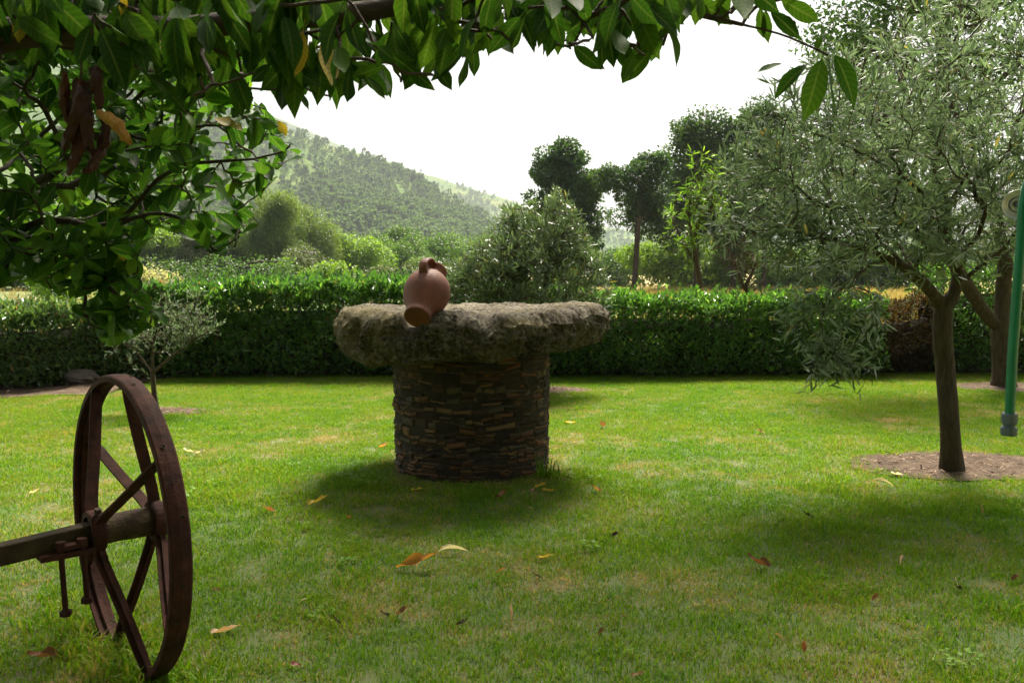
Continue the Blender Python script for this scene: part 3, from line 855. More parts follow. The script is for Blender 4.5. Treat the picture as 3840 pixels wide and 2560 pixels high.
# ------------------------------------------------------------------ trees far behind the hedge
def far_tree(name, label, px, top, wpx, Y, mat, bark='bark_dark', base_z=-.09, crown_low=.25, n=5200, leaf=.26, clumps=34, trunk=.20, seed=0, lean=0.0, cat='tree', droop=0.0, group=None, at=None, loose_=.28):
    rg = np.random.default_rng(seed + 100)
    tp = P(px, top, Y) if at is None else np.array(at, float); H = tp[2] - base_z; x = tp[0]; Y = tp[1]; hw = wpx / 2 / FPX * Y * 1.15 if at is None else wpx
    root = empty(name, (x - lean * H, Y, base_z)); tag(root, label, cat, group)
    c0 = crown_low * H; rz = (H - c0) / 2; cen = np.array([x, Y, base_z + c0 + rz])
    sk = Skel(rg)
    trunk_pts = spline([(x - lean * H, Y, base_z - .1), (x - lean * H * .45, Y, base_z + c0 * .7), (x, Y, base_z + c0 + rz), (x, Y, base_z + c0 + rz * 1.6)], 9)
    sk.path(list(trunk_pts))
    # clumps: lumps spread over the crown, larger in the middle height
    nl_ = 5 if clumps < 70 else 8
    lob = np.stack([x + rg.normal(size=nl_) * hw * loose_, Y + rg.normal(size=nl_) * hw * loose_, np.linspace(base_z + c0 + rz * .3, base_z + H - min(hw * .30, rz * .5), nl_)], 1)
    lr = hw * (.55 + .25 * rg.random(nl_)) * np.interp(np.linspace(0, 1, nl_), [0, .35, 1], [.9, 1.1, .62])
    li = rg.integers(0, nl_, clumps); cc = np.array([in_ell(1, lob[q], (lr[q], lr[q], max(lr[q] * .8, rz * .42) * (1 if q < nl_ - 2 else .6)), rg, .4)[0] for q in li])
    cr = hw * (.24 + .20 * rg.random(clumps)) * (50 / clumps) ** .22
    for q in cc: sk.connect(q, 4, .05, back=.2, minn=2)
    rad, cnt = sk.radii(.02, trunk, .5)
    tb = MB(); sk.tubes(tb, rad, (8, 5, 3), (.08, .03)); tb.build('trunk', M[bark], root, True)
    k = rg.integers(0, clumps, n)
    u = unit(rg.normal(size=(n, 3))); rr = (.35 + .65 * rg.random(n)) ** .5
    off = u * (rr * cr[k])[:, None]; off[:, 2] *= .8
    p = cc[k] + off
    if droop: p[:, 2] -= droop * rg.random(n) * cr[k] * 2
    zt = np.quantile(p[:, 2], .995); p[:, 2] = base_z + (p[:, 2] - base_z) * H / (zt - base_z); wx = np.quantile(np.abs(p[:, 0] - x), .96); p[:, 0] = x + (p[:, 0] - x) * hw / wx
    d = unit(u * .6 + rg.normal(size=(n, 3)) * .6 + np.array([0, 0, -.35 - droop])); nr = unit(u * 1.5 + rg.normal(size=(n, 3)) * .45 + np.array([0, 0, .4]))
    cb = MB(); scatter(cb, tpl_small(.55 if not droop else .3, .1), p, frames(d, nr), leaf * (.6 + .8 * rg.random(n)), np.clip(rg.random(n) * .7 + (rg.random(clumps) * .3)[k], 0, .999))
    cr_ = cb.build('crown', mat if not isinstance(mat, str) else M[mat], root)
    return root


GL = 'trees along the far side of the meadow'
far = [
    # name, label, px, top, width, Y, mat, kwargs
    ('willow_tree', 'pale feathery willow, tallest over the hedge beside the hanging magnolia leaves', 1010, 725, 200, 78, 'willow', dict(crown_low=.12, droop=.5, n=24000, clumps=70, leaf=.28)),
    ('willow_tree', 'round pale green willow crown in front of the dark poplars', 1155, 775, 250, 84, 'willow', dict(crown_low=.1, droop=.4, n=22000, clumps=66, leaf=.28)),
    ('willow_bush', 'low rounded grey green willow bush over the hedge', 1140, 915, 210, 66, 'grey_tree', dict(crown_low=.05, n=5000, leaf=.2, cat='bush')),
    ('poplar_tree', 'tall grey green poplar standing left of the feathery willow', 860, 790, 230, 82, 'grey_tree', dict(crown_low=.1, n=22000, clumps=66, leaf=.28)),
    ('broadleaf_tree', 'shaded broadleaf tree behind the magnolia branches', 680, 820, 300, 86, 'broad_b', dict(crown_low=.12, n=22000, clumps=66, leaf=.28)),
    ('broadleaf_tree', 'light green tree glimpsed through the magnolia leaves', 430, 770, 300, 80, 'broad_a', dict(crown_low=.12, n=22000, clumps=66, leaf=.28)),
    ('broadleaf_tree', 'tree half hidden behind the magnolia at the picture edge', 130, 850, 320, 76, 'broad_b', dict(crown_low=.12, n=20000, clumps=60, leaf=.28)),
    ('broadleaf_tree', 'bright yellow green tree behind the hedge', 1325, 872, 270, 90, 'broad_a', dict(crown_low=.05, n=20000, clumps=60, leaf=.28)),
    ('broadleaf_tree', 'deep green round tree right of the yellow green one', 1460, 852, 250, 98, 'broad_b', dict(crown_low=.08, n=22000, clumps=66, leaf=.28)),
    ('broadleaf_tree', 'mid green tree behind the upright jug handle', 1650, 880, 220, 104, 'broad_b', dict(crown_low=.08, n=11000, leaf=.3, clumps=50)),
    ('willow_bush', 'pale cream green bush just behind the jug', 1620, 965, 130, 80, 'willow', dict(crown_low=.02, n=3500, leaf=.2, cat='bush')),
    ('broadleaf_tree', 'dim green tree between the jug and the olive bush', 1790, 900, 200, 100, 'broad_b', dict(crown_low=.08, n=11000, leaf=.3, clumps=50)),
    ('alder_tree', 'tall dark tree with pointed crown behind the olive bush', 2110, 535, 215, 62, 'dark_tree', dict(crown_low=.10, n=38000, leaf=.24, clumps=130, loose_=.17)),
    ('alder_tree', 'dark tree with bare leaning trunk and ragged crown', 2400, 575, 235, 60, 'dark_tree', dict(crown_low=.46, n=16000, leaf=.22, clumps=56, lean=.035)),
    ('alder_tree', 'broad dark tree towering over the leaning trunk', 2620, 445, 300, 66, 'dark_tree', dict(crown_low=.30, n=38000, leaf=.25, clumps=130, loose_=.22)),
    ('alder_tree', 'dark tree half hidden behind the grey olive crown', 2880, 400, 330, 64, 'dark_tree', dict(crown_low=.28, n=30000, leaf=.25, clumps=110, loose_=.25)),
    ('alder_tree', 'dark leafy tree between the broad dark tree and the olive', 2760, 540, 270, 70, 'dark_tree', dict(crown_low=.32, n=24000, leaf=.25, clumps=100, loose_=.25)),
    ('broadleaf_tree', 'light green low tree below the dark crowns near the leaning trunk', 2300, 935, 210, 92, 'broad_b', dict(crown_low=.02, n=10000, leaf=.3, clumps=50)),
    ('broadleaf_tree', 'sunny yellow green bush right of the leaning trunk', 2520, 895, 260, 74, 'broad_a', dict(crown_low=.02, n=11000, leaf=.3, clumps=50)),
    ('broadleaf_tree', 'green bushy tree behind the bare branched shrub', 2740, 905, 270, 73, 'broad_a', dict(crown_low=.02, n=11000, leaf=.3, clumps=50)),
    ('broadleaf_tree', 'green bushy tree beyond the meadow under the olive boughs', 2980, 920, 280, 74, 'broad_b', dict(crown_low=.02, n=11000, leaf=.3, clumps=50)),
    ('broadleaf_tree', 'dark bushy tree behind the second olive', 3250, 900, 320, 70, 'dark_tree', dict(crown_low=.02, n=20000, clumps=60, leaf=.28)),
    ('shrub', 'bright green shrub low behind the laurel hedge near the willows', 1240, 985, 220, 50, 'broad_a', dict(crown_low=.0, n=4500, leaf=.2, cat='bush')),
    ('shrub', 'grey green shrub low behind the laurel hedge left of the jug', 1420, 1000, 260, 52, 'grey_tree', dict(crown_low=.0, n=4500, leaf=.2, cat='bush')),
    ('shrub', 'dark shrub low behind the laurel hedge beside the poplar', 930, 960, 300, 56, 'broad_b', dict(crown_low=.0, n=5000, leaf=.2, cat='bush')),
    ('shrub', 'shaded shrub low behind the laurel hedge beside the hanging leaves', 700, 970, 320, 58, 'dark_tree', dict(crown_low=.0, n=5000, leaf=.2, cat='bush')),
    ('shrub', 'mid green shrub low behind the laurel hedge under the olive bush', 1760, 1000, 280, 54, 'broad_b', dict(crown_low=.0, n=4500, leaf=.2, cat='bush')),
    ('oak_tree', 'huge dark tree filling the sky above the olive crowns', 3560, -330, 780, 30, 'dark_tree', dict(crown_low=.30, n=22000, leaf=.17, clumps=80, trunk=.3)),
]
for k, (nm, lb, px, top, wp, Y, mt, kw) in enumerate(far):
    far_tree(nm, lb, px, top, wp, Y, mt, seed=k, **kw)
def shade_tree(label, foot, crown, rad_, n, seed):
    """A tall tree added out of view, its high crown placed to shade the lawn."""
    rg = np.random.default_rng(seed); foot = np.array(foot, float); crown = np.array(crown, float)
    root = empty('lawn_shade_tree', tuple(foot)); tag(root, label, 'tree')  # unseen tree, put in for the shade it casts
    sk = Skel(rg); sk.path(list(spline([foot - (0, 0, .1), foot + (0, 0, 2.4), foot * .75 + crown * .25 + (0, 0, 3.0), crown], 14)))
    clumps = 70; cc = in_ell(clumps, crown, rad_, rg, .3)
    for q in cc: sk.connect(q, 4, .05, back=.2, minn=5)
    rad, cnt = sk.radii(.012, .2, .5); tb = MB(); sk.tubes(tb, rad, (8, 5, 3), (.08, .03)); tb.build('trunk', M['bark_dark'], root, True)
    k = rg.integers(0, clumps, n); p = cc[k] + rg.normal(size=(n, 3)) * .42
    cb = MB(); scatter(cb, tpl_small(.45, .1), p, frames(rdir(n, rg) + np.array([0, 0, -.4]), rdir(n, rg) + np.array([0, 0, 1.0])), .10 + .10 * rg.random(n), rg.random(n)); cb.build('crown', M['broad_b'], root)


shade_tree('tall unseen tree added on the magnolia side, whose crown shades the front of the lawn', (-6.3, 5.6, 0), (.7, 8.2, 7.1), (2.5, 2.3, 1.1), 4000, 81)
shade_tree('tall unseen tree added beyond the hose, whose crown shades the front of the lawn', (7.6, 5.0, 0), (3.8, 6.6, 7.2), (2.6, 1.9, 1.1), 1300, 82)
# trees added at the photographer's back, to keep the sky off the side of the well that faces us
far_tree('sky_block_tree', 'dense tree added behind the photographer on the wheel side to block sky light', 0, 0, 4.2, 0, 'dark_tree', crown_low=.10, n=9000, leaf=.5, clumps=46, trunk=.25, seed=71, at=(-4.6, -6.5, 9.5))
far_tree('sky_block_tree', 'dense tree added behind the photographer on the hose side to block sky light', 0, 0, 4.4, 0, 'dark_tree', crown_low=.10, n=9000, leaf=.5, clumps=46, trunk=.25, seed=72, at=(4.4, -6.8, 10))
far_tree('cream_bush', 'cream coloured feathery bush showing over the low hedge', 540, 1000, 290, 22, 'cream', crown_low=.05, n=7000, leaf=.09, clumps=40, trunk=.04, seed=60, cat='bush')
far_tree('meadow_bush', 'sunlit yellow green bush behind the low hedge', 250, 960, 420, 30, 'broad_a', crown_low=.05, n=8000, leaf=.13, clumps=40, trunk=.06, seed=61, cat='bush')


# ------------------------------------------------------------------ hedges
def hedge(name, label, spine, depth, hgt, mat, dens, leaf, seed, shoots=0.0, cat='hedge'):
    """spine: front foot line as points (x, y); hgt: height at each point."""
    rg = np.random.default_rng(seed); sp = np.array(spine, float); hh = np.array(hgt, float)
    seg = np.concatenate([[0], np.cumsum(np.linalg.norm(np.diff(sp, axis=0), axis=1))]); L = seg[-1]
    root = empty(name, (sp[:, 0].mean(), sp[:, 1].mean() + depth / 2, 0)); tag(root, label, cat)
    def at(s): return np.interp(s, seg, sp[:, 0]), np.interp(s, seg, sp[:, 1])
    # leaves on a bumpy shell: front, top and the back, thinner inside
    A = L * (1.2 + depth + .5); n = int(A * dens)
    s = rg.random(n) * L; H = np.interp(s, seg, hh)
    q = rg.random(n); tot = H + depth + H * .4
    u = q * tot
    fx = np.zeros(n); z = np.zeros(n); nrm = np.zeros((n, 3))
    front = u < H; top = (u >= H) & (u < H + depth); bk = u >= H + depth
    z[front] = u[front]; fx[front] = 0; nrm[front] = (0, -1, .25)
    fx[top] = u[top] - H[top]; z[top] = H[top]; nrm[top] = (0, -.1, 1)
    z[bk] = H[bk] - (u[bk] - H[bk] - depth); fx[bk] = depth; nrm[bk] = (0, 1, .3)
    rnd_edge = np.where(front | bk, np.clip((z - H + .32) / .32, 0, 1) ** 2 * .2, 0)
    x, y = at(s)
    bump = np.array([fbm(a * 2.3, b * 2.3 + c * 2.0, seed, 3) for a, b, c in zip(x, z, fx)])
    inn = np.abs(rg.normal(size=n)) * .09
    d = .17 * bump - inn * 1.2
    y = y + fx + np.where(front, -d + rnd_edge, np.where(bk, d - rnd_edge, 0)); z = z + np.where(top, d, 0)
    keep = z > .04 + .04 * rg.random(n)
    p = np.stack([x + rg.normal(size=n) * .02, y, z], 1)[keep]; nm_ = nrm[keep]; m_ = len(p)
    dd = unit(nm_ * .6 + rg.normal(size=(m_, 3)) * .6 + np.array([0, 0, .35])); nn = unit(np.array([0, 0, .8]) + nm_ * .4 + rg.normal(size=(m_, 3)) * .45)
    fb = MB(); scatter(fb, tpl_small(.42, .09), p, frames(dd, nn), leaf * (.6 + .7 * rg.random(m_)), np.clip(rg.random(m_) * .95 + .05 * bump[keep], 0, .999))
    if shoots:                                           # upright young shoots on top
        ns = int(L * shoots); s = rg.random(ns) * L; H = np.interp(s, seg, hh); x, y = at(s); y = y + rg.random(ns) * depth * .9
        ln = .04 + .17 * rg.random(ns) ** 2
        for a in range(7):
            t = a / 6; az = rg.random(ns) * 6.283
            pp = np.stack([x, y, H + ln * t - .02], 1); d_ = np.stack([np.cos(az), np.sin(az), np.full(ns, .5 + t)], 1)
            scatter(fb, tpl_small(.40, .08), pp, frames(d_, np.array([0, 0, 1.0]) + rg.normal(size=(ns, 3)) * .3), leaf * (.7 + .5 * rg.random(ns)), .55 + .42 * rg.random(ns))
    tag(fb.build('foliage', M[mat] if isinstance(mat, str) else mat, root), kind='stuff')
    # woody stems, and a dark core for the inner twigs, added to block light
    st = MB(); k = 0
    for s_ in np.arange(.1, L, .34):
        x, y = at(s_ + rg.normal() * .06); h = np.interp(s_, seg, hh)
        for _ in range(3):
            a = np.array([x + rg.normal() * .04, y + depth * .5 + rg.normal() * .06, -.05]); b = a + np.array([rg.normal() * .16, rg.normal() * .16, h * .85])
            tube(st, spline([a, (a + b) / 2 + rg.normal(size=3) * .04, b], 5), [.018, .014, .011, .008, .005], 5)
    tag(st.build('stems', M['bark_dark'], root), kind='stuff')
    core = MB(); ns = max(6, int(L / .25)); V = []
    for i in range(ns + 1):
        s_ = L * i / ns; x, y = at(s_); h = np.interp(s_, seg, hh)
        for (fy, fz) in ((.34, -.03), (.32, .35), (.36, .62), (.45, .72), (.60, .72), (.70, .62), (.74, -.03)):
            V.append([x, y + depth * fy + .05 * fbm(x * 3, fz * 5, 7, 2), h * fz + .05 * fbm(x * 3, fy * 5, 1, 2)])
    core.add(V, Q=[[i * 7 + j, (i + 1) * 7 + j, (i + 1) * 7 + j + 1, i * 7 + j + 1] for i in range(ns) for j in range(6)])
    core.build('light_block_core', M['mortar'], root)
    return root


def gx(px, Y): return (px - 1920) / FPX * Y
hedge('low_hedge', 'low pale leaved hedge beside the bare soil bed with a rock', [(gx(-900, 10.1), 10.0), (gx(0, 10.4), 10.45), (gx(330, 11.0), 11.1), (gx(520, 11.4), 11.6)], .9, [.95, .97, 1.0, 1.02], 'hedge_light', 2000, .080, 41, 30)
hedge('laurel_hedge', 'tall glossy green hedge with young shoots behind the stone well', [(gx(500, 11.7), 11.75), (gx(900, 11.8), 11.85), (gx(1500, 11.8), 11.85), (gx(2210, 11.8), 11.8)], 1.0, [1.18, 1.24, 1.27, 1.18], 'laurel', 2000, .092, 42, 90)
hedge('clipped_hedge', 'neatly clipped dark glossy hedge between the well and the olive trees', [(gx(2215, 11.8), 11.82), (gx(2700, 11.9), 11.9), (gx(3340, 12.1), 12.1)], 1.0, [1.10, 1.07, 1.05], 'laurel', 2300, .076, 43, 40)
hedge('shady_hedge', 'tall shaded hedge behind the second olive trunk', [(gx(3530, 12.2), 12.2), (gx(3900, 12.3), 12.3), (gx(4600, 12.3), 12.4)], 1.0, [1.5, 1.6, 1.6], 'laurel', 2300, .066, 44, 6)
hedge('withered_hedge', 'withered brown section of hedge behind the front olive trunk', [(gx(3345, 12.1), 12.15), (gx(3525, 12.2), 12.22)], .8, [.95, 1.1], 'brown_bush', 2200, .055, 45)

# rock in the bed
mb = MB(); rc = ground(235, 1468); nu, nv = 14, 9; V = []
for j in range(nv + 1):
    for i in range(nu):
        th = i / nu * 2 * math.pi; ph = j / nv * math.pi; d = np.array([math.cos(th) * math.sin(ph) * .26, math.sin(th) * math.sin(ph) * .16, math.cos(ph) * .10])
        d = d * (1 + .35 * fbm(d[0] * 7, d[1] * 7, d[2] * 7, 3)); V.append(rc + d + np.array([0, .45, .13]))
mb.add(V, Q=[[j * nu + i, j * nu + (i + 1) % nu, (j + 1) * nu + (i + 1) % nu, (j + 1) * nu + i] for j in range(nv) for i in range(nu)])
tag(mb.build('rock', M['rock'], smooth=False, loc=rc + np.array([0, .45, 0])), 'dark rough rock lying on the soil bed under the low hedge', 'rock')

# ------------------------------------------------------------------ stone well
well = empty('stone_well', tuple(WELL)); tag(well, 'round well of stacked brown schist with a heavy rough granite capstone', 'well')
mb = MB(); nseg = 72; zs = np.linspace(-.06, 1.02, 24); V = []
for z in zs:
    for i in range(nseg):
        a = i / nseg * 2 * math.pi; r = WR - .009 + .014 * (z / 1.0) + .008 * fbm(math.cos(a) * 5, math.sin(a) * 5, z * 8, 3)
        V.append([WELL[0] + r * math.cos(a), WELL[1] + r * math.sin(a), z])
Q = [[j * nseg + i, j * nseg + (i + 1) % nseg, (j + 1) * nseg + (i + 1) % nseg, (j + 1) * nseg + i] for j in range(23) for i in range(nseg)]
mb.add(V, Q=Q); mb.build('mortar_core', M['mortar'], well, True)


def stone_verts(a0, a1, z0, z1, rg, rad):
    """A split stone laid in the curved wall: back, edge and chamfered face."""
    V = []; out_ = rad + rg.normal() * .0045; tilt = rg.normal() * .0035; j = .003
    ch = min(.012, (z1 - z0) * .30); ca = ch / rad
    for rr, da, dz in ((rad - .055, 0, 0), (out_ - .010, 0, 0), (out_, ca, ch)):
        for aa, zz, s in ((a0 + da, z0 + dz, -1), (a1 - da, z0 + dz, 1), (a1 - da, z1 - dz, 1), (a0 + da, z1 - dz, -1)):
            r2 = rr + (rg.normal() * j if rr > rad - .05 else 0)
            aa2 = aa + rg.normal() * .0035 / rad; zz2 = zz + rg.normal() * .0032 + s * tilt
            V.append([r2 * math.cos(aa2), r2 * math.sin(aa2), zz2])
    for v in V:                                   # the courses wander
        an = math.atan2(v[1], v[0]); r0 = math.hypot(v[0], v[1]); z_ = v[2]
        an += .022 * fbm(an * 3.1 + 7, z_ * 9, 1, 2); v[2] += .020 * fbm(an * 2.6, z_ * 5.5, 4, 3) * min(1, max(0, (z_ + .02) * 8))
        v[0], v[1] = r0 * math.cos(an), r0 * math.sin(an)
    Q = []
    for b in (0, 4):
        for k in range(4): Q.append([b + k, b + (k + 1) % 4, b + 4 + (k + 1) % 4, b + 4 + k])
    Q.append([8, 9, 10, 11])
    return np.array(V), Q


rg = np.random.default_rng(5); stones = []
z = -.02; row = 0
while z < .99:
    h = .024 + .036 * rg.random() ** 1.2; a = rg.random() * .3 - math.pi; end = a + 2 * math.pi
    while a < end - .04:
        ln = (.050 + .10 * rg.random() ** 1.7) * (1 + h * 8); da = ln / WR
        if a + da > end - .05: da = end - a
        wob = .012 * math.sin(a * 2.0 + row * .7) + .008 * math.sin(a * 5 + row * 1.9)
        hh = h * (1 + rg.normal() * .08)
        if h > .034 and rg.random() < .45:      # two thin slips in place of one
            m = h * (.35 + .3 * rg.random())
            stones.append((a, a + da, z + wob, z + wob + m, row)); stones.append((a, a + da, z + wob + m, z + wob + hh, row))
        else: stones.append((a, a + da, z + wob, z + wob + hh, row))
        a += da
    z += h; row += 1
front = []; rest = MB()
for (a0, a1, z0, z1, rw) in stones:
    V, Q = stone_verts(a0 + .0025, a1 - .0025, z0 + .0012, z1 - .0012, rg, WR + .012 * z0)
    am = (a0 + a1) / 2; facing = -math.sin(am) + .08 * math.cos(am)
    front.append((facing * (z1 - z0) * (a1 - a0) if facing > .02 and z1 < .93 else -1, V, Q))
front.sort(key=lambda t: -t[0])
for k, (f, V, Q) in enumerate(front):
    if k < 300 and f > 0:
        s = MB(); s.add(V, Q=Q, r=rg.random()); me = s.mesh('stone', M['schist'])
        o = bpy.data.objects.new('stone', me); COL.objects.link(o); o.parent = well
    else: rest.add(V + WELL, Q=Q, r=rg.random())
tag(rest.build('stonework', M['schist'], well), kind='stuff')

# capstone
CAP = WELL + np.array([0, -.06, 0])
poly = np.array([(-.97, -.08), (-.90, -.36), (-.745, -.62), (-.42, -.86), (0, -.93), (.38, -.86), (.72, -.60), (.90, -.34), (.985, -.08), (.90, .42), (.55, .82), (0, .96), (-.55, .85), (-.90, .42)])
pa = np.arctan2(poly[:, 1], poly[:, 0]); pr = np.hypot(poly[:, 0], poly[:, 1]); od = np.argsort(pa); pa = pa[od]; pr = pr[od]
def capR(a):
    a = (a + math.pi) % (2 * math.pi) - math.pi
    return np.interp(a, np.concatenate([[pa[-1] - 2 * math.pi], pa, [pa[0] + 2 * math.pi]]), np.concatenate([[pr[-1]], pr, [pr[0]]]))
def cap_top(x, y):
    t = 1.185 + .045 * max(0, (x - .45) / .5) + .012 * max(0, (-x - .6) / .3)
    r = math.hypot(x, y); 
    t -= .035 * max(0, 1 - (r / .72) ** 2) ** .7                                # hollowed middle
    if y < -.30:
        t -= .11 * math.exp(-((x - (-.33)) / .068) ** 4) * min(1, (-.30 - y) / .25)    # notch the jug lies in
        t -= .05 * math.exp(-((x - .13) / .05) ** 2) * min(1, (-.5 - y) / .2 if y < -.5 else 0)
        t += .018 * math.exp(-((x + .10) / .12) ** 2)
    return t
def cap_bot(x): return .83 + .085 * (x + .75) / 1.5 if x > -.75 else .83 + .12 * (-.75 - x)
prof = [(t, 'top', 0) for t in np.linspace(.04, .90, 34)] + [(.945, 'edge', .012), (.978, 'edge', .035), (.996, 'edge', .07)]
prof += [(1.0 + .015 * math.sin(u * 3.1) - .06 * u ** 3, 'side', u) for u in np.linspace(.24, .94, 36)]
prof += [(.88, 'bot', 1.0), (.82, 'bot', 1.02), (.72, 'bot', 1.0), (.60, 'bot', .99)]
nA = 430; V = []
for k, (rf, kind, u) in enumerate(prof):
    for i in range(nA):
        a = i / nA * 2 * math.pi; R_ = capR(a); r = rf * R_; x, y = r * math.cos(a), r * math.sin(a)
        tx, ty = .93 * R_ * math.cos(a), .93 * R_ * math.sin(a)
        zt = cap_top(x, y) if kind == 'top' else cap_top(tx, ty); zb = cap_bot(R_ * math.cos(a))
        z = zt if kind == 'top' else zt - u if kind == 'edge' else zt + (zb - zt) * u
        big = fbm(x * 3.2 + 3, y * 3.2, z * 3.2, 3); fine = fbm(x * 13, y * 13, z * 13, 3) + .7 * fbm(x * 34, y * 34, z * 34, 3); rdg = .5 - abs(fbm(x * 7 + 9, y * 7, z * 7, 3))
        if kind == 'top':
            z += .010 * big * (.35 + rf) + .013 * fine + .012 * (rdg - .35) * (.3 + rf)
        else:
            groove = -.028 * math.exp(-((a - 3.84) / .035) ** 2) - .02 * math.exp(-((a - 5.62) / .04) ** 2)
            dr = .035 * big + .024 * fine + .03 * (rdg - .35) + groove
            x += dr * math.cos(a); y += dr * math.sin(a); z += .03 * fbm(x * 4, y * 4, 8, 3)
        V.append([CAP[0] + x, CAP[1] + y, z])
nP = len(prof)
Q = [[j * nA + i, (j + 1) * nA + i, (j + 1) * nA + (i + 1) % nA, j * nA + (i + 1) % nA] for j in range(nP - 1) for i in range(nA)]
V.append([CAP[0], CAP[1], cap_top(0, 0)]); T = [[len(V) - 1, i, (i + 1) % nA] for i in range(nA)]
mb = MB(); mb.add(V, T, Q); mb.build('capstone', M['granite'], well, True)

# ------------------------------------------------------------------ clay jug
jb = P(1577, 1196, 5.47); belly = P(1600, 1092, 5.66)
ax = unit(np.array([.18, .74, .62])); belly = np.array([belly[0], 5.66, 1.314])
JB = belly - ax * .24
jug = empty('clay_jug', tuple(JB)); tag(jug, 'reddish terracotta jug with strap handle lying tilted on the granite capstone', 'jug')
side = unit(np.cross(ax, [0, 0, 1])); upv = np.cross(side, ax)
pf = [(.0, .004), (.074, .002), (.082, 0), (.087, .006), (.087, .02), (.081, .042), (.084, .066), (.105, .106), (.130, .152), (.146, .198), (.152, .24), (.149, .28), (.134, .325), (.108, .362), (.083, .388), (.068, .405), (.064, .425), (.068, .447), (.079, .460), (.081, .466), (.074, .466), (.060, .448), (.056, .41), (.05, .36)]
mb = MB(); ns = 64; V = []
for r, t in pf:
    rr = r * 1.0
    for i in range(ns):
        a = i / ns * 2 * math.pi; w_ = 1 + .006 * math.sin(a * 2 + t * 9)
        V.append(JB + ax * t + (side * math.cos(a) + upv * math.sin(a)) * rr * w_)
Q = [[j * ns + i, j * ns + (i + 1) % ns, (j + 1) * ns + (i + 1) % ns, (j + 1) * ns + i] for j in range(len(pf) - 1) for i in range(ns)]
mb.add(V, Q=Q); ob = mb.build('body', M['terracotta'], jug, True)
# strap handle from the shoulder, standing up and back to the rim
mb = MB(); hp = spline([(.272, .140), (.284, .162), (.300, .178), (.336, .184), (.386, .163), (.430, .125), (.446, .072)], 22); V = []
hs = unit(side * 1.0 - ax * .0)
for k, (t, o_) in enumerate(hp):
    tg = unit(np.gradient(hp, axis=0)[k]); c = JB + ax * t + upv * o_; nn = ax * (-tg[1]) + upv * tg[0]
    wd = .026 * (1.15 if k < 3 or k > 19 else 1.0)
    for s_, d_ in ((-1, -.4), (-.75, -1), (.75, -1), (1, -.4), (1, .4), (.75, 1), (-.75, 1), (-1, .4)): V.append(c + hs * wd * s_ + nn * .0085 * d_)
mb.add(V, Q=[[k * 8 + i, k * 8 + (i + 1) % 8, (k + 1) * 8 + (i + 1) % 8, (k + 1) * 8 + i] for k in range(21) for i in range(8)])
mb.build('handle', M['terracotta'], jug, True)

# ------------------------------------------------------------------ iron wheel on its axle
U = unit(np.array([.660, -.751, 0])); N = unit(np.array([-.751, -.660, 0])); K = np.array([0, 0, 1.0]); WC = WHEEL_C; WRAD = .556
wheel = empty('iron_wheel', (WC[0], WC[1], 0)); tag(wheel, 'rusty spoked iron wheel on a thick axle, standing on the lawn', 'wheel')
def wp(ang, r, t): return WC + (U * math.cos(ang) + K * math.sin(ang)) * r + N * t
nR = 96; hw = .035
sec = [(WRAD - .004, -hw), (WRAD, -hw + .006), (WRAD + .003, 0), (WRAD, hw - .006), (WRAD - .004, hw), (WRAD - .024, hw), (WRAD - .022, .010), (WRAD - .036, .008), (WRAD - .036, -.008), (WRAD - .022, -.010), (WRAD - .024, -hw)]
mb = MB(); V = []
for i in range(nR):
    a = i / nR * 2 * math.pi
    for r, t in sec: V.append(wp(a, r + .0015 * fbm(math.cos(a) * 6, math.sin(a) * 6, t * 20, 2), t))
m_ = len(sec)
mb.add(V, Q=[[i * m_ + j, ((i + 1) % nR) * m_ + j, ((i + 1) % nR) * m_ + (j + 1) % m_, i * m_ + (j + 1) % m_] for i in range(nR) for j in range(m_)])
mb.build('rim', M['rust'], wheel)
for d_, tt in ((84, -.018), (74, .004), (-8, .0), (-22, .012), (40, .004), (15, -.01), (100, .01)):     # sunk nail holes in the tread
    a = math.radians(d_); c = wp(a, WRAD + .0035, tt); out_ = unit(c - WC - N * tt); mb = MB(); tg = np.cross(out_, N)
    rr = [c + (N * math.cos(b) + tg * math.sin(b)) * .0085 for b in np.linspace(0, 2 * math.pi, 13)[:-1]] + [c + out_ * .001 + (N * math.cos(b) + tg * math.sin(b)) * .0062 for b in np.linspace(0, 2 * math.pi, 13)[:-1]] + [c - out_ * .004]
    mb.add(rr, T=[[12 + i, 12 + (i + 1) % 12, 24] for i in range(12)], Q=[[i, (i + 1) % 12, 12 + (i + 1) % 12, 12 + i] for i in range(12)])
    mb.build('nail_hole', M['mortar'], wheel)


def lathe_axis(mb, prof_, sides=24):
    V = []
    for r, t in prof_:
        for i in range(sides): V.append(wp(i / sides * 2 * math.pi, r, t))
    mb.add(V, Q=[[j * sides + i, j * sides + (i + 1) % sides, (j + 1) * sides + (i + 1) % sides, (j + 1) * sides + i] for j in range(len(prof_) - 1) for i in range(sides)])


mb = MB(); lathe_axis(mb, [(.0, -.135), (.046, -.135), (.053, -.125), (.054, -.02), (.051, .03), (.054, .08), (.058, .12), (.0, .12)]); mb.build('hub', M['hub_iron'], wheel, False)
for t0, t1, nm_ in ((.082, .132, 'hub_collar'), (-.128, -.088, 'hub_collar')):
    mb = MB(); lathe_axis(mb, [(.054, t0), (.074, t0), (.076, t0 + .006), (.076, t1 - .006), (.074, t1), (.054, t1)]); mb.build(nm_, M['rust'], wheel, False)
mb = MB(); lathe_axis(mb, [(.034, -.21), (.050, -.205), (.052, -.15), (.04, -.13)]); V0 = wp(0, 0, -.21); mb.add([wp(i / 16 * 6.2832, .034, -.21) for i in range(16)] + [V0], T=[[i, (i + 1) % 16, 16] for i in range(16)]); mb.build('axle_cap', M['rust'], wheel)
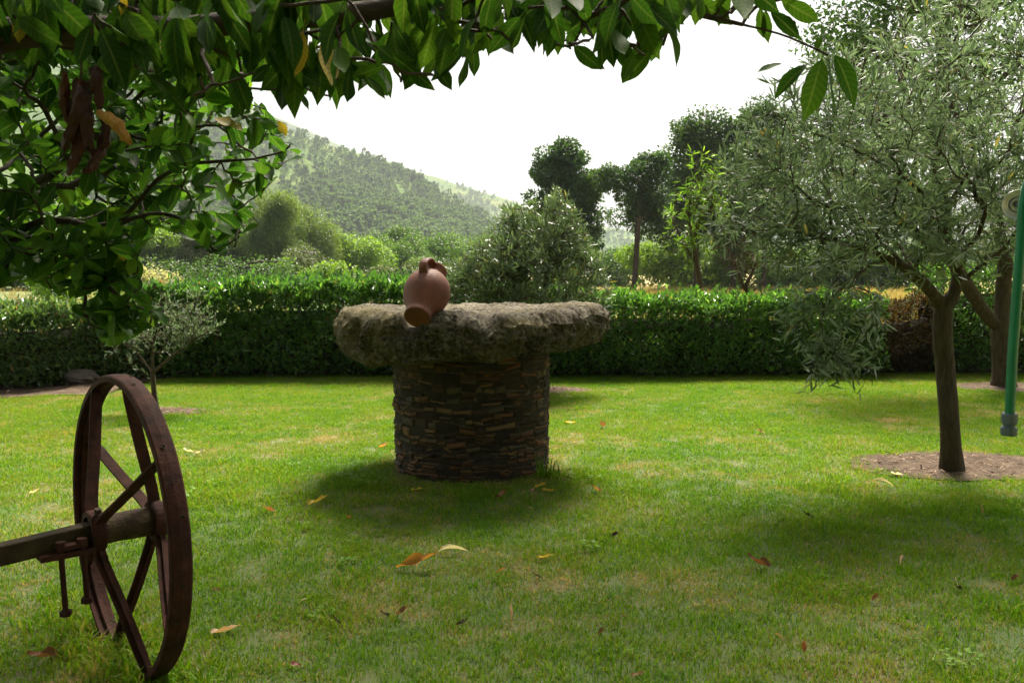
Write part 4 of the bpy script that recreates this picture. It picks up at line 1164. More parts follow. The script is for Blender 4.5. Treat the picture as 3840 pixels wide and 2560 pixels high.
# axle beam: square timber bar running out to the left
mb = MB(); V = []
for t in np.linspace(.10, 1.35, 12):
    for a, b in ((-.026, -.034), (.026, -.034), (.030, -.030), (.030, .030), (.026, .034), (-.026, .034), (-.030, .030), (-.030, -.030)):
        V.append(WC - K * .07 * (t - .1) + U * (a + .002 * fbm(t * 4, a * 9, b * 9, 2)) + K * (b + .003 * fbm(t * 5, b * 9, 3, 2)) + N * t)
mb.add(V, Q=[[k * 8 + i, k * 8 + (i + 1) % 8, (k + 1) * 8 + (i + 1) % 8, (k + 1) * 8 + i] for k in range(11) for i in range(8)] + [[88, 89, 90, 91], [88, 91, 92, 95], [92, 93, 94, 95]])
mb.build('axle', M['old_wood'], wheel)
# clamp plates and two long hanging bolts
def wbox(t0, t1, u0, u1, k0, k1):
    V = [WC + N * t + U * u + K * k for t in (t0, t1) for u in (u0, u1) for k in (k0, k1)]
    return V, [[0, 1, 3, 2], [4, 6, 7, 5], [0, 4, 5, 1], [2, 3, 7, 6], [0, 2, 6, 4], [1, 5, 7, 3]]
for box in ((.125, .30, -.075, .075, -.058, -.0385), (.15, .245, .0315, .075, -.030, -.014)):
    mb = MB(); V, Q = wbox(*box); mb.add(V, Q=Q); mb.build('clamp_plate', M['rust'], wheel)
for t, u, ln in ((.235, .058, .235), (.165, .060, .205)):
    b = empty('bolt', (0, 0, 0)); bpy.data.objects.remove(b)
    mb = MB(); a0 = WC + N * t + U * u + K * (-.02); a1 = a0 + np.array([.012, -.006, -ln])
    tube(mb, [a0, (a0 + a1) / 2, a1], .0095, 10); bo = mb.build('bolt', M['rust'], wheel)
    mb = MB(); tube(mb, [a1 + (0, 0, .016), a1 + (0, 0, .012), a1 + (0, 0, -.003), a1 + (0, 0, -.007)], [.016, .021, .021, .015], 6); ho_ = mb.build('bolt_head', M['rust'], None); ho_.parent = bo; ho_.location = tuple(-np.array(wheel.location))
    mb = MB(); tube(mb, [a0 + (0, 0, .0), a0 + (0, 0, .02)], .018, 6); nn_ = mb.build('bolt_nut', M['rust'], None); nn_.parent = bo; nn_.location = tuple(-np.array(wheel.location))
# spokes: alternately from the outer and the inner flange of the hub
for deg, t0, bow in ((36, .105, 0), (90, -.105, .0), (116, .105, 0), (152, -.105, 0), (-150, .105, 0), (-112, -.105, .012), (-62, .105, .0), (-42, -.105, 0)):
    a = math.radians(deg); er = U * math.cos(a) + K * math.sin(a); et = -U * math.sin(a) + K * math.cos(a)
    a0 = WC + er * .062 + N * t0; a1 = WC + er * (WRAD - .026) + N * (.018 * np.sign(t0))
    pts = spline([a0, a0 + (a1 - a0) * .14 + N * t0 * .04, a0 + (a1 - a0) * .5 + et * bow, a1], 12)
    mb = MB(); V = []
    for k, c in enumerate(pts):
        tg = unit(np.gradient(pts, axis=0)[k]); n1 = unit(np.cross(tg, et)); n2 = np.cross(n1, tg)
        w_ = .021 * (1.0 if 0 < k < 10 else 1.12 if k == 0 else .8 if k == 11 else 1); th = .0042
        for s_, d_ in ((-1, -1), (1, -1), (1, 1), (.22, 1.0), (.18, 3.8), (-.18, 3.8), (-.22, 1.0), (-1, 1)): V.append(c + n1 * w_ * s_ + n2 * th * d_)
    mb.add(V, Q=[[k * 8 + i, k * 8 + (i + 1) % 8, (k + 1) * 8 + (i + 1) % 8, (k + 1) * 8 + i] for k in range(11) for i in range(8)] + [[88, 89, 90, 91], [91, 92, 93, 94], [88, 91, 94, 95], [3, 2, 1, 0], [6, 5, 4, 3], [7, 6, 3, 0]])
    mb.build('spoke', M['rust'], wheel)
mb = MB(); q = wp(math.radians(60), .084, .106); tube(mb, [q, q + K * .018 + U * .004], .013, 6); mb.build('collar_bolt', M['hub_iron'], wheel)
mb = MB(); q = wp(math.radians(-30), .03, -.175); tube(mb, [q + K * .05, q - K * .085], .006, 8); mb.build('linch_pin', M['rust'], wheel)


# ------------------------------------------------------------------ olive trees
def olive(name, label, limbs, ells, ntips, per, R_trunk, leaf, mat, seed, keep=None, ntwig=0, nobj=0, droop=.0, up=.1, tw=.12, base=None, twl=(.12, .3), ex=.5):
    rg = np.random.default_rng(seed)
    base = np.asarray(limbs[0][0] if base is None else base, float)
    root = empty(name, (base[0], base[1], 0)); tag(root, label, 'tree')
    sk = Skel(rg); first = sk.path(list(spline(limbs[0], 14)))
    for lb in limbs[1:]:
        q = spline(lb, 12); i = int(np.argmin(np.linalg.norm(sk.p - q[0], axis=1))); sk.path(list(q[1:]), i)
    nl = len(sk.par)
    vol = np.array([e[2] for e in ells], float); vol /= vol.sum()
    tips = []
    while len(tips) < ntips:
        k = rg.choice(len(ells), p=vol); q = in_ell(1, ells[k][0], ells[k][1], rg, .25)[0]
        if keep is None or keep(q): tips.append(q)
    tips = np.array(tips)
    od = np.argsort(np.linalg.norm(tips - sk.p[nl // 2], axis=1))
    for q in tips[od]: sk.connect(q, 5, tw * .18, sag=-.03, back=.3, minn=10)
    # twigs
    cand = np.arange(nl, len(sk.par)); 
    for _ in range(ntwig):
        i = int(rg.choice(cand)); d = unit(rg.normal(size=3) + np.array([0, 0, up - droop]) * 1.5 + unit(sk.p[i] - sk.p[sk.par[i]]) * .8)
        L = twl[0] + (twl[1] - twl[0]) * rg.random(); q = sk.p[i] + d * L; mid = sk.p[i] + d * L * .5 + rg.normal(size=3) * L * .08
        q = q + np.array([0, 0, -droop * L * .6])
        if keep is None or keep(q): sk.path([mid, q], i)
    rad, cnt = sk.radii(.0012, R_trunk, ex); rad = rad * (1 + .45 * np.clip(1 - sk.p[:, 2] / .28, 0, 1) ** 2)
    tb = MB(); sk.tubes(tb, rad, (12, 6, 3), (.025, .006))
    tr = tb.build('trunk', M['bark_olive'], root, True)
    pos, dr = leaves_on(sk, cnt, rg, per, 3, .48, droop=droop * .3, up=up)
    n = len(pos); nrm = unit(rg.normal(size=(n, 3)) + np.array([0, 0, .9])); Rm = frames(dr, nrm); sc = leaf * (.65 + .6 * rg.random(n)); rn = rg.random(n)
    ind = np.zeros(n, bool)
    if nobj:
        px, py, dd = proj(pos + dr * leaf * .5)
        show = np.where((px > 0) & (px < 3840) & (py > 0) & (py < 2560), dd - .25 * rg.random(n), 99)
        ind[np.argsort(show)[:nobj]] = True
        ms = []
        for k in range(6):
            m2 = MB(); V, T, Q = tpl_lance(.14 + .025 * (k % 3), .10 + .12 * rg.normal()); m2.add(V, T, Q, r=k / 7.0); ms.append(m2.mesh('leaf', M[mat], True))
        leaf_objects(root, ms, pos[ind], Rm[ind], sc[ind])
    cb = MB()
    for k in range(3):
        s_ = (~ind) & (np.arange(n) % 3 == k); scatter(cb, tpl_lance(.155, [.0, .14, -.12][k]), pos[s_], Rm[s_], sc[s_], rn[s_])
    tag(cb.build('crown', M[mat], root), kind='stuff' if nobj else None)
    print(name, 'leaves', n, 'nodes', len(sk.par))
    return root


fk = P(3538, 1150, 6.32)
ob_ = np.array([OLIVE[0], OLIVE[1], -.05])
limbs = [[ob_, P(3562, 1600, OLIVE[1] - .02), P(3546, 1400, 6.33), P(3534, 1260, 6.32), fk],
         [fk, P(3440, 1040, 6.2), P(3310, 960, 5.95), P(3120, 900, 5.75), P(2900, 850, 5.7)],
         [fk, P(3592, 1070, 6.3), P(3575, 950, 6.3), P(3545, 800, 6.25), P(3640, 620, 6.3), P(3645, 420, 6.35), P(3610, 200, 6.4), P(3640, 40, 6.5)],
         [P(3592, 1070, 6.3), P(3690, 985, 6.25), P(3790, 905, 6.2), P(3850, 790, 6.2), P(3990, 600, 6.2)],
         [P(3545, 800, 6.25), P(3380, 660, 6.15), P(3200, 560, 6.1), P(3000, 480, 6.0)],
         [P(3310, 960, 5.95), P(3180, 1060, 5.6), P(3080, 1180, 5.35), P(3120, 1330, 5.2), P(3210, 1420, 5.15)],
         [P(3440, 1040, 6.2), P(3350, 900, 6.5), P(3150, 780, 6.7)]]
def olive_keep(q):
    px, py, d = proj(q); px, py = px[0], py[0]
    left = np.interp(py, [-400, 0, 300, 420, 560, 700, 900, 1080, 1150, 1560], [3250, 3080, 2830, 2760, 2690, 2640, 2640, 2760, 2900, 2990])
    if px < left: return False
    if py > 1180 and px > 3330: return False
    if py > 1080 and px > 3440: return False
    return py < 1500
olive('olive_tree', 'grey leaved olive tree with slim trunk in a ring of bare soil, front one', limbs,
      [(P(3150, 620, 6.1), (1.0, .95, .75), 3.2), (P(3560, 420, 6.3), (1.0, 1.0, .95), 3.6), (P(3120, 1180, 5.35), (.36, .3, .42), .7), (P(2850, 760, 5.9), (.45, .5, .5), 1.3), (P(3620, 750, 6.2), (.8, .8, .5), 2.0), (P(3300, 900, 5.9), (.7, .6, .3), 1.2), (P(3120, 1420, 5.2), (.18, .15, .10), .08)],
      380, 3.3, .068, .092, 'olive', 301, keep=olive_keep, ntwig=2300, nobj=300, droop=.10, up=.10, ex=.66)
o2 = np.array([OLIVE2[0], OLIVE2[1], -.05]); Y2 = OLIVE2[1]
f2 = P(3752, 1235, Y2)
limbs2 = [[o2, P(3758, 1360, Y2), f2, P(3760, 1110, Y2), P(3770, 980, Y2)],
          [f2, P(3690, 1170, Y2 - .1), P(3640, 1090, Y2 - .2), P(3560, 960, Y2 - .3), P(3420, 700, Y2 - .2)],
          [P(3770, 980, Y2), P(3740, 850, Y2), P(3650, 600, Y2), P(3560, 380, Y2)],
          [P(3770, 980, Y2), P(3850, 850, Y2), P(3950, 600, Y2)], [P(3560, 960, Y2 - .3), P(3300, 780, Y2), P(3050, 560, Y2)]]
def olive2_keep(q):
    px, py, d = proj(q)
    return px[0] > np.interp(py[0], [-200, 120, 300, 700, 1000], [3500, 3200, 2950, 2900, 3050]) and py[0] < 1080
olive('olive_tree', 'second olive with forked knobbly trunk standing behind against the shady hedge', limbs2,
      [(P(3600, 450, Y2), (1.9, 1.4, 1.5), 3), (P(3250, 600, Y2), (1.2, 1.2, 1.1), 1.5), (P(3800, 850, Y2), (1.0, 1.0, .7), 1)], 300, 3.0, .12, .105, 'olive', 302, keep=olive2_keep, ntwig=1500, droop=.05, twl=(.15, .45))
bb = np.array([BUSH[0], BUSH[1], -.05]); YB = BUSH[1]
limbsb = [[bb, P(2008, 1380, YB), P(2000, 1290, YB)], [P(2000, 1290, YB), P(1900, 1150, YB), P(1820, 1000, YB)], [P(2000, 1290, YB), P(2040, 1100, YB), P(2075, 850, YB), P(2080, 720, YB)],
          [P(2000, 1290, YB), P(2100, 1150, YB - .1), P(2190, 1000, YB)], [P(1900, 1150, YB), P(1760, 1060, YB), P(1640, 970, YB)], [P(2000, 1290, YB), P(1960, 1050, YB + .1), P(1930, 880, YB)]]
def bush_keep(q):
    px, py, d = proj(q); px, py = px[0], py[0]
    top = np.interp(px, [1600, 1640, 1690, 1760, 1830, 1900, 1960, 2040, 2090, 2150, 2200, 2260, 2320], [1000, 940, 1000, 930, 840, 770, 770, 740, 700, 760, 860, 960, 1060])
    return py > top and px < 2300 and py < 1300
olive('olive_bush', 'bushy young olive tree with upright shoots behind the well', limbsb,
      [(P(2010, 1060, YB), (.95, .75, .72), 3), (P(2050, 880, YB), (.6, .5, .6), 1.6), (P(1820, 1040, YB), (.6, .5, .5), 1)], 420, 3.2, .05, .10, 'olive_green', 303, keep=bush_keep, ntwig=2600, up=.38, twl=(.12, .34))
sb = np.array([SMALL[0], SMALL[1], -.05]); YS = SMALL[1]
limbss = [[sb, P(578, 1470, YS), P(572, 1400, YS)], [P(572, 1400, YS), P(640, 1340, YS), P(720, 1280, YS), P(780, 1240, YS)], [P(572, 1400, YS), P(575, 1300, YS), P(600, 1180, YS)], [P(572, 1400, YS), P(520, 1330, YS), P(450, 1270, YS)], [P(575, 1430, YS), P(540, 1395, YS), P(500, 1380, YS)]]
def small_keep(q):
    px, py, d = proj(q); return 1085 < py[0] < 1385
olive('olive_sapling', 'small sparse grey olive sapling in front of the hedge beside the wheel', limbss,
      [(P(600, 1220, YS), (.48, .4, .30), 2), (P(730, 1230, YS), (.25, .25, .16), .8), (P(480, 1270, YS), (.25, .25, .2), .8), (P(690, 1120, YS), (.2, .2, .14), .4)], 120, 1.9, .026, .055, 'olive', 304, keep=small_keep, ntwig=460, up=.3, twl=(.08, .2))

# young peach with bright leaves and a bare branched shrub behind the hedge
YP = 14.2; pb_ = np.array([gx(2625, YP), YP, -.1])
limbsp = [[pb_, P(2622, 1080, YP), P(2615, 1000, YP), P(2600, 900, YP)], [P(2615, 1000, YP), P(2560, 900, YP), P(2520, 820, YP)], [P(2600, 900, YP), P(2640, 780, YP), P(2680, 660, YP)], [P(2600, 900, YP), P(2580, 800, YP), P(2600, 700, YP)]]
def peach_keep(q):
    px, py, d = proj(q); return 2460 < px[0] < 2790 and 560 < py[0] < 960
olive('peach_tree', 'young peach tree with bright yellow green leaves behind the clipped hedge', limbsp,
      [(P(2560, 820, YP), (.4, .4, .5), 1), (P(2660, 700, YP), (.4, .4, .55), 1)], 46, 2.6, .045, .14, 'peach', 305, keep=peach_keep, ntwig=150, droop=.35, up=0, twl=(.15, .4))
YQ = 13.6; qb = np.array([gx(2800, YQ), YQ, -.1])
limbsq = [[qb, P(2805, 1110, YQ), P(2790, 1080, YQ)], [P(2805, 1110, YQ), P(2740, 1085, YQ), P(2670, 1050, YQ), P(2640, 980, YQ)], [P(2790, 1080, YQ), P(2830, 1000, YQ), P(2840, 900, YQ), P(2830, 800, YQ)], [P(2790, 1080, YQ), P(2760, 1000, YQ), P(2720, 900, YQ)], [P(2805, 1110, YQ), P(2870, 1040, YQ), P(2930, 940, YQ)]]
olive('bare_shrub', 'nearly leafless branching shrub behind the clipped hedge', limbsq,
      [(P(2790, 960, YQ), (.6, .4, .4), 1)], 46, .10, .04, .09, 'olive', 306, ntwig=90, up=.4, twl=(.15, .4))

# ------------------------------------------------------------------ magnolia at the left
def pip(px, py, poly_):
    n = len(poly_); c = False; j = n - 1
    for i in range(n):
        (xi, yi), (xj, yj) = poly_[i], poly_[j]
        if (yi > py) != (yj > py) and px < (xj - xi) * (py - yi) / (yj - yi) + xi: c = not c
        j = i
    return c


MAG_OUT = [(-700, -300), (900, -200), (960, 330), (1010, 420), (1090, 520), (1150, 590), (1070, 650), (990, 700), (970, 860), (850, 960), (740, 930), (640, 880), (560, 900), (500, 980), (560, 1090), (640, 1150), (640, 1210), (520, 1270), (420, 1310), (330, 1230), (250, 1110), (60, 1060), (0, 1130), (-700, 1250)]
rg = np.random.default_rng(401)
mroot = empty('magnolia_tree', (-3.4, 3.3, 0)); tag(mroot, 'magnolia with broad glossy leaves leaning in over the cartwheel side of the lawn', 'tree')
sk = Skel(rg); sk.path(list(spline([(-3.4, 3.3, -.05), (-3.35, 3.3, .7), (-3.2, 3.25, 1.3)], 8)))
top = np.array([-3.2, 3.25, 1.3])
for pts in ([top, P(-300, 860, 3.2), P(0, 745, 3.15), P(150, 685, 3.1), P(300, 560, 3.0), P(450, 430, 3.0), P(560, 320, 3.0)],
            [top, P(-300, 960, 3.1), P(0, 890, 3.0), P(200, 818, 2.95), P(320, 850, 2.9), P(460, 830, 2.9), P(560, 700, 2.9), P(700, 610, 2.9), P(900, 605, 2.85), P(1060, 570, 2.85)],
            [P(0, 890, 3.0), P(120, 925, 2.9), P(280, 960, 2.8), P(380, 1050, 2.75), P(470, 1130, 2.7), P(570, 1170, 2.7)],
            [P(460, 830, 2.9), P(600, 800, 2.95), P(760, 850, 2.95), P(840, 900, 2.95)],
            [P(150, 685, 3.1), P(50, 500, 3.4), P(100, 300, 3.6), P(200, 120, 3.7)],
            [P(300, 560, 3.0), P(500, 560, 3.3), P(750, 480, 3.4), P(900, 420, 3.4)],
            [top, P(-500, 700, 3.6), P(-100, 480, 3.9), P(150, 350, 4.1)]):
    q = spline(pts, 14); i = int(np.argmin(np.linalg.norm(sk.p - q[0], axis=1))); sk.path(list(q[1:]), i)
tips = []
while len(tips) < 900:
    px = rg.uniform(-650, 1150); py = rg.uniform(-260, 1290)
    if not pip(px, py, MAG_OUT): continue
    if py > 900 and px < 200 and rg.random() < .5: continue
    if px > 650 and rg.random() < .35: continue
    Y = rg.uniform(2.65, 3.3) if rg.random() < .4 else rg.uniform(3.2, 4.6)
    if py > 850: Y = rg.uniform(2.6, 3.1)
    tips.append(P(px, py, Y))
tips = np.array(tips); tips = tips[np.argsort(np.linalg.norm(tips - sk.p[40], axis=1))]
ends = []
for q in tips:
    r_ = sk.connect(q, 5, .03, sag=.02, back=.25, minn=6)
    if r_: ends.append(r_)
rad, cnt = sk.radii(.0018, .055, .6)
tb = MB(); sk.tubes(tb, rad, (10, 6, 4), (.02, .006)); tb.build('trunk', M['bark_magnolia'], mroot, True)
pos, dr = [], []
for r_ in ends:
    tip = sk.p[r_[-1]]; axd = unit(tip - sk.p[r_[-2]]); k = rg.integers(4, 7); a0 = rg.random() * 6.28
    e1 = unit(np.cross(axd, rg.normal(size=3))); e2 = np.cross(axd, e1)
    for j in range(k):
        a = a0 + j * 2.4; s_ = .35 + .5 * rg.random()
        pos.append(tip - axd * (.012 * j)); dr.append(axd * (1 - s_) + (e1 * math.cos(a) + e2 * math.sin(a)) * s_ + np.array([0, 0, -.18]))
    for j in range(1, len(r_) - 1):
        if rg.random() < .5:
            pos.append(sk.p[r_[j]]); dr.append(unit(np.cross(axd, rg.normal(size=3))) + axd * .4 + np.array([0, 0, -.1]))
pos = np.array(pos); dr = unit(np.array(dr)); n = len(pos)
sc = .058 + .050 * rg.random(n)
ex, ey, ed = proj(pos + dr * sc[:, None])
keep = np.array([pip(a, b, MAG_OUT) for a, b in zip(ex, ey)])
pos, dr, sc = pos[keep], dr[keep], sc[keep]; n = len(pos)
Rm = frames(dr, unit(np.array([0, -.15, 1.0]) + rg.normal(size=(n, 3)) * .5))
MAGP = [(0, .012), (.12, .10), (.3, .205), (.5, .26), (.66, .25), (.8, .18), (.91, .085), (1, .004)]
mt = [with_stalk(tpl_big(MAGP, .12 + .08 * rg.random(), .28 * rg.random(), .3 * rg.normal(), .02, .02, 500 + k, 10), .12, .014) for k in range(8)]
px, py, dd = proj(pos + dr * sc[:, None] * .5)
inside = (px > -20) & (px < 3840) & (py > -20) & (py < 2560)
order = np.argsort(np.where(inside, dd / sc, 1e6)); ind = np.zeros(n, bool); ind[order[:295]] = True
ms = []
for k, t_ in enumerate(mt):
    m2 = MB(); m2.add(*t_, r=k / 9.0, vein=vein_of(*t_)); ms.append(m2.mesh('leaf', M['magnolia'], True))
leaf_objects(mroot, ms, pos[ind], Rm[ind], sc[ind])
m2 = MB(); m2.add(*mt[2], r=.8, vein=vein_of(*mt[2])); ym = m2.mesh('leaf', M['yellow_leaf'], True)
yq = [(P(800, 440, 2.75), P(910, 485, 2.72)), (P(1040, 450, 2.85), P(1075, 510, 2.85)), (P(450, 930, 2.7), P(465, 980, 2.7))]; yv = np.array([b - a for a, b in yq])
leaf_objects(mroot, [ym], np.array([a for a, b in yq]), frames(yv, np.array([.1, -.7, .7]) + rg.normal(size=(3, 3)) * .15), np.linalg.norm(yv, axis=1))
cb = MB(); rn = rg.random(n)
for k in range(8):
    s_ = (~ind) & (np.arange(n) % 8 == k); scatter(cb, mt[k], pos[s_], Rm[s_], sc[s_], rn[s_], True)
tag(cb.build('foliage', M['magnolia'], mroot, True), kind='stuff')
print('magnolia leaves', n)
# two furled buds
for q in ():
    mb = MB(); tube(mb, [q, q + (.004, 0, .012), q + (.008, 0, .03), q + (.012, 0, .045)], [.003, .010, .008, .002], 7); mb.build('bud', M['bark_magnolia'], mroot, True)

# ------------------------------------------------------------------ cherry overhead
rg = np.random.default_rng(402)
croot = empty('cherry_tree', (-2.7, .9, 0)); tag(croot, 'cherry tree whose thick limb and hanging serrated leaves frame the sky overhead', 'tree')
sk = Skel(rg); sk.path(list(spline([(-2.7, .9, -.05), (-2.65, .95, .8), (-2.5, 1.1, 1.55), (-2.2, 1.5, 1.95)], 10)))
ctop = np.array([-2.2, 1.5, 1.95])
limb = [ctop, P(-300, 130, 2.1), P(150, 118, 2.15), P(600, 116, 2.2), P(900, 84, 2.25), P(1300, 52, 2.3), P(1500, 18, 2.35), P(1800, -60, 2.4), P(2100, -50, 2.45), P(2450, 15, 2.45), P(2650, 62, 2.45), P(2780, 92, 2.45), P(2930, 130, 2.45), P(3060, 185, 2.45), P(3105, 208, 2.45)]
def addlimb(pts, n_=14):
    q = spline(pts, n_); i = int(np.argmin(np.linalg.norm(sk.p - q[0], axis=1))); return sk.path(list(q[1:]), i)
addlimb(limb, 48)
addlimb([P(600, 116, 2.2), P(700, 160, 2.5), P(900, 200, 2.7), P(1150, 180, 2.8), P(1400, 160, 2.85), P(1600, 130, 2.9)])
addlimb([P(1500, 18, 2.35), P(1700, 40, 2.6), P(1900, 30, 2.8), P(2200, 20, 2.8)])
addlimb([P(150, 118, 2.15), P(250, 180, 2.2), P(420, 175, 2.25), P(640, 175, 2.3)])
addlimb([P(2780, 92, 2.45), P(2820, 40, 2.45), P(2858, 10, 2.45)], 6)
up_start = len(sk.par)
addlimb([ctop, (-1.6, 2.0, 2.7), (-.9, 2.8, 3.3), (0, 3.6, 3.8), (.9, 4.4, 4.3)], 16)
addlimb([(-1.6, 2.0, 2.7), (-1.9, 3.2, 3.4), (-2.1, 4.0, 3.9)], 12)
addlimb([(-.9, 2.8, 3.3), (.6, 2.4, 3.5), (2.2, 2.6, 3.8), (3.2, 3.0, 4.0)], 14)
addlimb([ctop, (-1.5, .8, 2.7), (-.2, .2, 3.2), (1.5, .0, 3.4), (3.0, .2, 3.5)], 14)
addlimb([(-1.5, .8, 2.7), (-1.0, -1.2, 3.2), (.3, -2.2, 3.4)], 12)
BND = np.array([(-400, 330), (0, 320), (300, 240), (600, 350), (700, 400), (1160, 395), (1250, 410), (1360, 345), (1440, 355), (1570, 355), (1640, 360), (1740, 325), (1820, 250), (1900, 240), (1970, 175), (2035, 215), (2075, 240), (2180, 220), (2290, 295), (2380, 270), (2505, 240), (2600, 110), (2680, 85), (2800, 100), (2950, 60), (3080, 20), (3300, -60)], float)
CHP = [(0, .010), (.07, .07), (.2, .14), (.4, .18), (.6, .185), (.76, .145), (.87, .08), (.94, .03), (1, .003)]
ct = [with_stalk(tpl_big(CHP, .10 + .14 * rg.random(), .35 * rg.normal() * .5 + .08, .4 * rg.normal(), .015, .035, 600 + k, 11), .26, .010) for k in range(10)]
pos, dr, sc = [], [], []
nclu = 0; tries = 0; cl_ends = []
while nclu < 330 and tries < 6000:
    tries += 1
    px = rg.uniform(-350, 3060); jit = rg.uniform(.68, 1.10); b = np.interp(px, BND[:, 0], BND[:, 1])
    py = rg.uniform(-170, b - 40)
    Y = rg.uniform(2.0, 2.7) if px > 1250 or px < 1000 or py < 60 else rg.uniform(2.3, 3.1)
    if px > 2550 and rg.random() < .7: continue
    if px > 1300 and rg.random() < .15: continue
    q = P(px, py, Y)
    r_ = sk.connect(q, 4, .025, back=.15, minn=10)
    if not r_: continue
    nclu += 1; cl_ends.append(r_)
    for j in range(rg.integers(3, 6)):
        L = (.10 if px < 1300 else .085) + .055 * rg.random(); d = unit(np.array([rg.normal() * .48, rg.normal() * .45, -1.0 + .25 * rg.normal()]))
        p0 = q + d * L * .26
        ex, ey, _ = proj(p0 + d * L)
        if ey[0] < np.interp(ex[0], BND[:, 0], BND[:, 1]) * jit + 14: pos.append(p0); dr.append(d); sc.append(L)
e_ = P(3095, 205, 2.45)                       # the leaf cluster at the end of the twig, leaf by leaf
for (tx, ty, dy, L, bx, by) in ((2895, 355, .02, .105, 3030, 240), (3020, 450, -.04, .165, 3080, 225), (3110, 405, .03, .14, 3105, 215), (3225, 390, -.02, .15, 3130, 205), (3205, 165, .03, .095, 3110, 160), (2870, 160, .04, .12, 2870, 40), (3005, 140, -.02, .125, 2890, 45), (3070, 80, .03, .12, 2930, 0), (2835, 265, 0, .075, 2930, 240), (2755, 85, .0, .13, 2600, 0), (2560, 245, 0, .13, 2500, 90), (2860, 145, .02, .09, 2850, 30), (3075, 140, .02, .08, 3060, 190), (2650, 60, .0, .11, 2560, -40)):
    a = P(bx, by, 2.45); bq = P(tx, ty, 2.45 + dy); pos.append(a); dr.append(unit(bq - a)); sc.append(np.linalg.norm(bq - a))
in_n = len(pos)
# crown above and behind, out over the lawn
ells = [((.4, 3.4, 4.4), (1.8, 1.6, .7), 2.5), ((2.4, 2.8, 4.4), (1.8, 1.8, .7), 2), ((.3, 0.2, 3.6), (3.0, 2.0, .7), 2.5), ((-2.6, .3, 3.4), (1.6, 1.6, .9), 1.5), ((-1.6, -1.8, 3.1), (2.2, 1.4, 1.2), 1.6), ((1.6, -2.0, 3.1), (2.0, 1.4, 1.2), 1.5)]
vol = np.array([e[2] for e in ells]); vol /= vol.sum()
g2 = 0
while g2 < 900:
    k = rg.choice(len(ells), p=vol); q = in_ell(1, ells[k][0], ells[k][1], rg, .2)[0]
    px, py, d = proj(q)
    if d[0] > 0 and py[0] > -260 and -900 < px[0] < 4700: continue
    g2 += 1
    r_ = sk.connect(q, 4, .06, back=.12, minn=10)
    for j in range(rg.integers(8, 13)):
        L = .10 + .045 * rg.random(); d = unit(np.array([rg.normal() * .7, rg.normal() * .7, -.7 + .4 * rg.normal()])); p0 = q + rg.normal(size=3) * .12
        ex, ey, ed = proj(p0 + d * L)
        if ed[0] > 0 and ey[0] > -40 and -200 < ex[0] < 4100: continue
        pos.append(p0); dr.append(d); sc.append(L)
rad, cnt = sk.radii(.0015, .085, .55)
tb = MB(); sk.tubes(tb, rad, (12, 6, 4), (.02, .006)); tb.build('trunk', M['bark_cherry'], croot, True)
pos = np.array(pos); dr = np.array(dr); sc = np.array(sc); n = len(pos)
nr = np.where((np.arange(n) < in_n)[:, None], np.array([0, -.9, .25]), np.array([0, 0, 1.0])) + rg.normal(size=(n, 3)) * .55
Rm = frames(dr, unit(nr))
px, py, dd = proj(pos + dr * sc[:, None] * .5)
inside = (px > -60) & (px < 3900) & (py > -60) & (py < 1000) & (dd > 0) & (np.arange(n) < in_n)
order = np.argsort(np.where(inside, dd / sc, 1e6)); ind = np.zeros(n, bool); ind[order[:min(280, int(inside.sum()))]] = True; ind[in_n - 14:in_n] = True
ms = []
for k, t_ in enumerate(ct):
    m2 = MB(); m2.add(*t_, r=k / 11.0, vein=vein_of(*t_)); ms.append(m2.mesh('leaf', M['cherry'], True))
leaf_objects(croot, ms, pos[ind], Rm[ind], sc[ind])
m2 = MB(); m2.add(*ct[3], r=.5, vein=vein_of(*ct[3])); ym = m2.mesh('leaf', M['yellow_leaf'], True)
yp = [(P(1135, 118, 2.1), P(1098, 290, 2.08)), (P(1215, 150, 2.15), P(1238, 330, 2.1)), (P(600, 150, 2.15), P(655, 265, 2.12)), (P(2030, 40, 2.5), P(2055, 110, 2.5)), (P(470, -20, 2.1), P(455, 60, 2.1)), (P(80, 30, 2.1), P(70, 165, 2.1))]
yd = np.array([b - a for a, b in yp]); yl = np.linalg.norm(yd, axis=1)
leaf_objects(croot, [ym], np.array([a for a, b in yp]), frames(yd, np.array([.6, -.8, .2]) + rg.normal(size=(6, 3)) * .2), yl)
cb = MB(); rn = rg.random(n); half = tpl_big(CHP, .12, .1, .2, 0, 0, 3, 3)
s_ = (~ind) & (np.arange(n) < in_n); scatter(cb, ct[0], pos[s_], Rm[s_], sc[s_], rn[s_], True)
s_ = (~ind) & (np.arange(n) >= in_n); scatter(cb, half, pos[s_], Rm[s_], sc[s_], rn[s_])
tag(cb.build('foliage', M['cherry'], croot, True), kind='stuff')
print('cherry leaves', n, 'in view', int(inside.sum()))

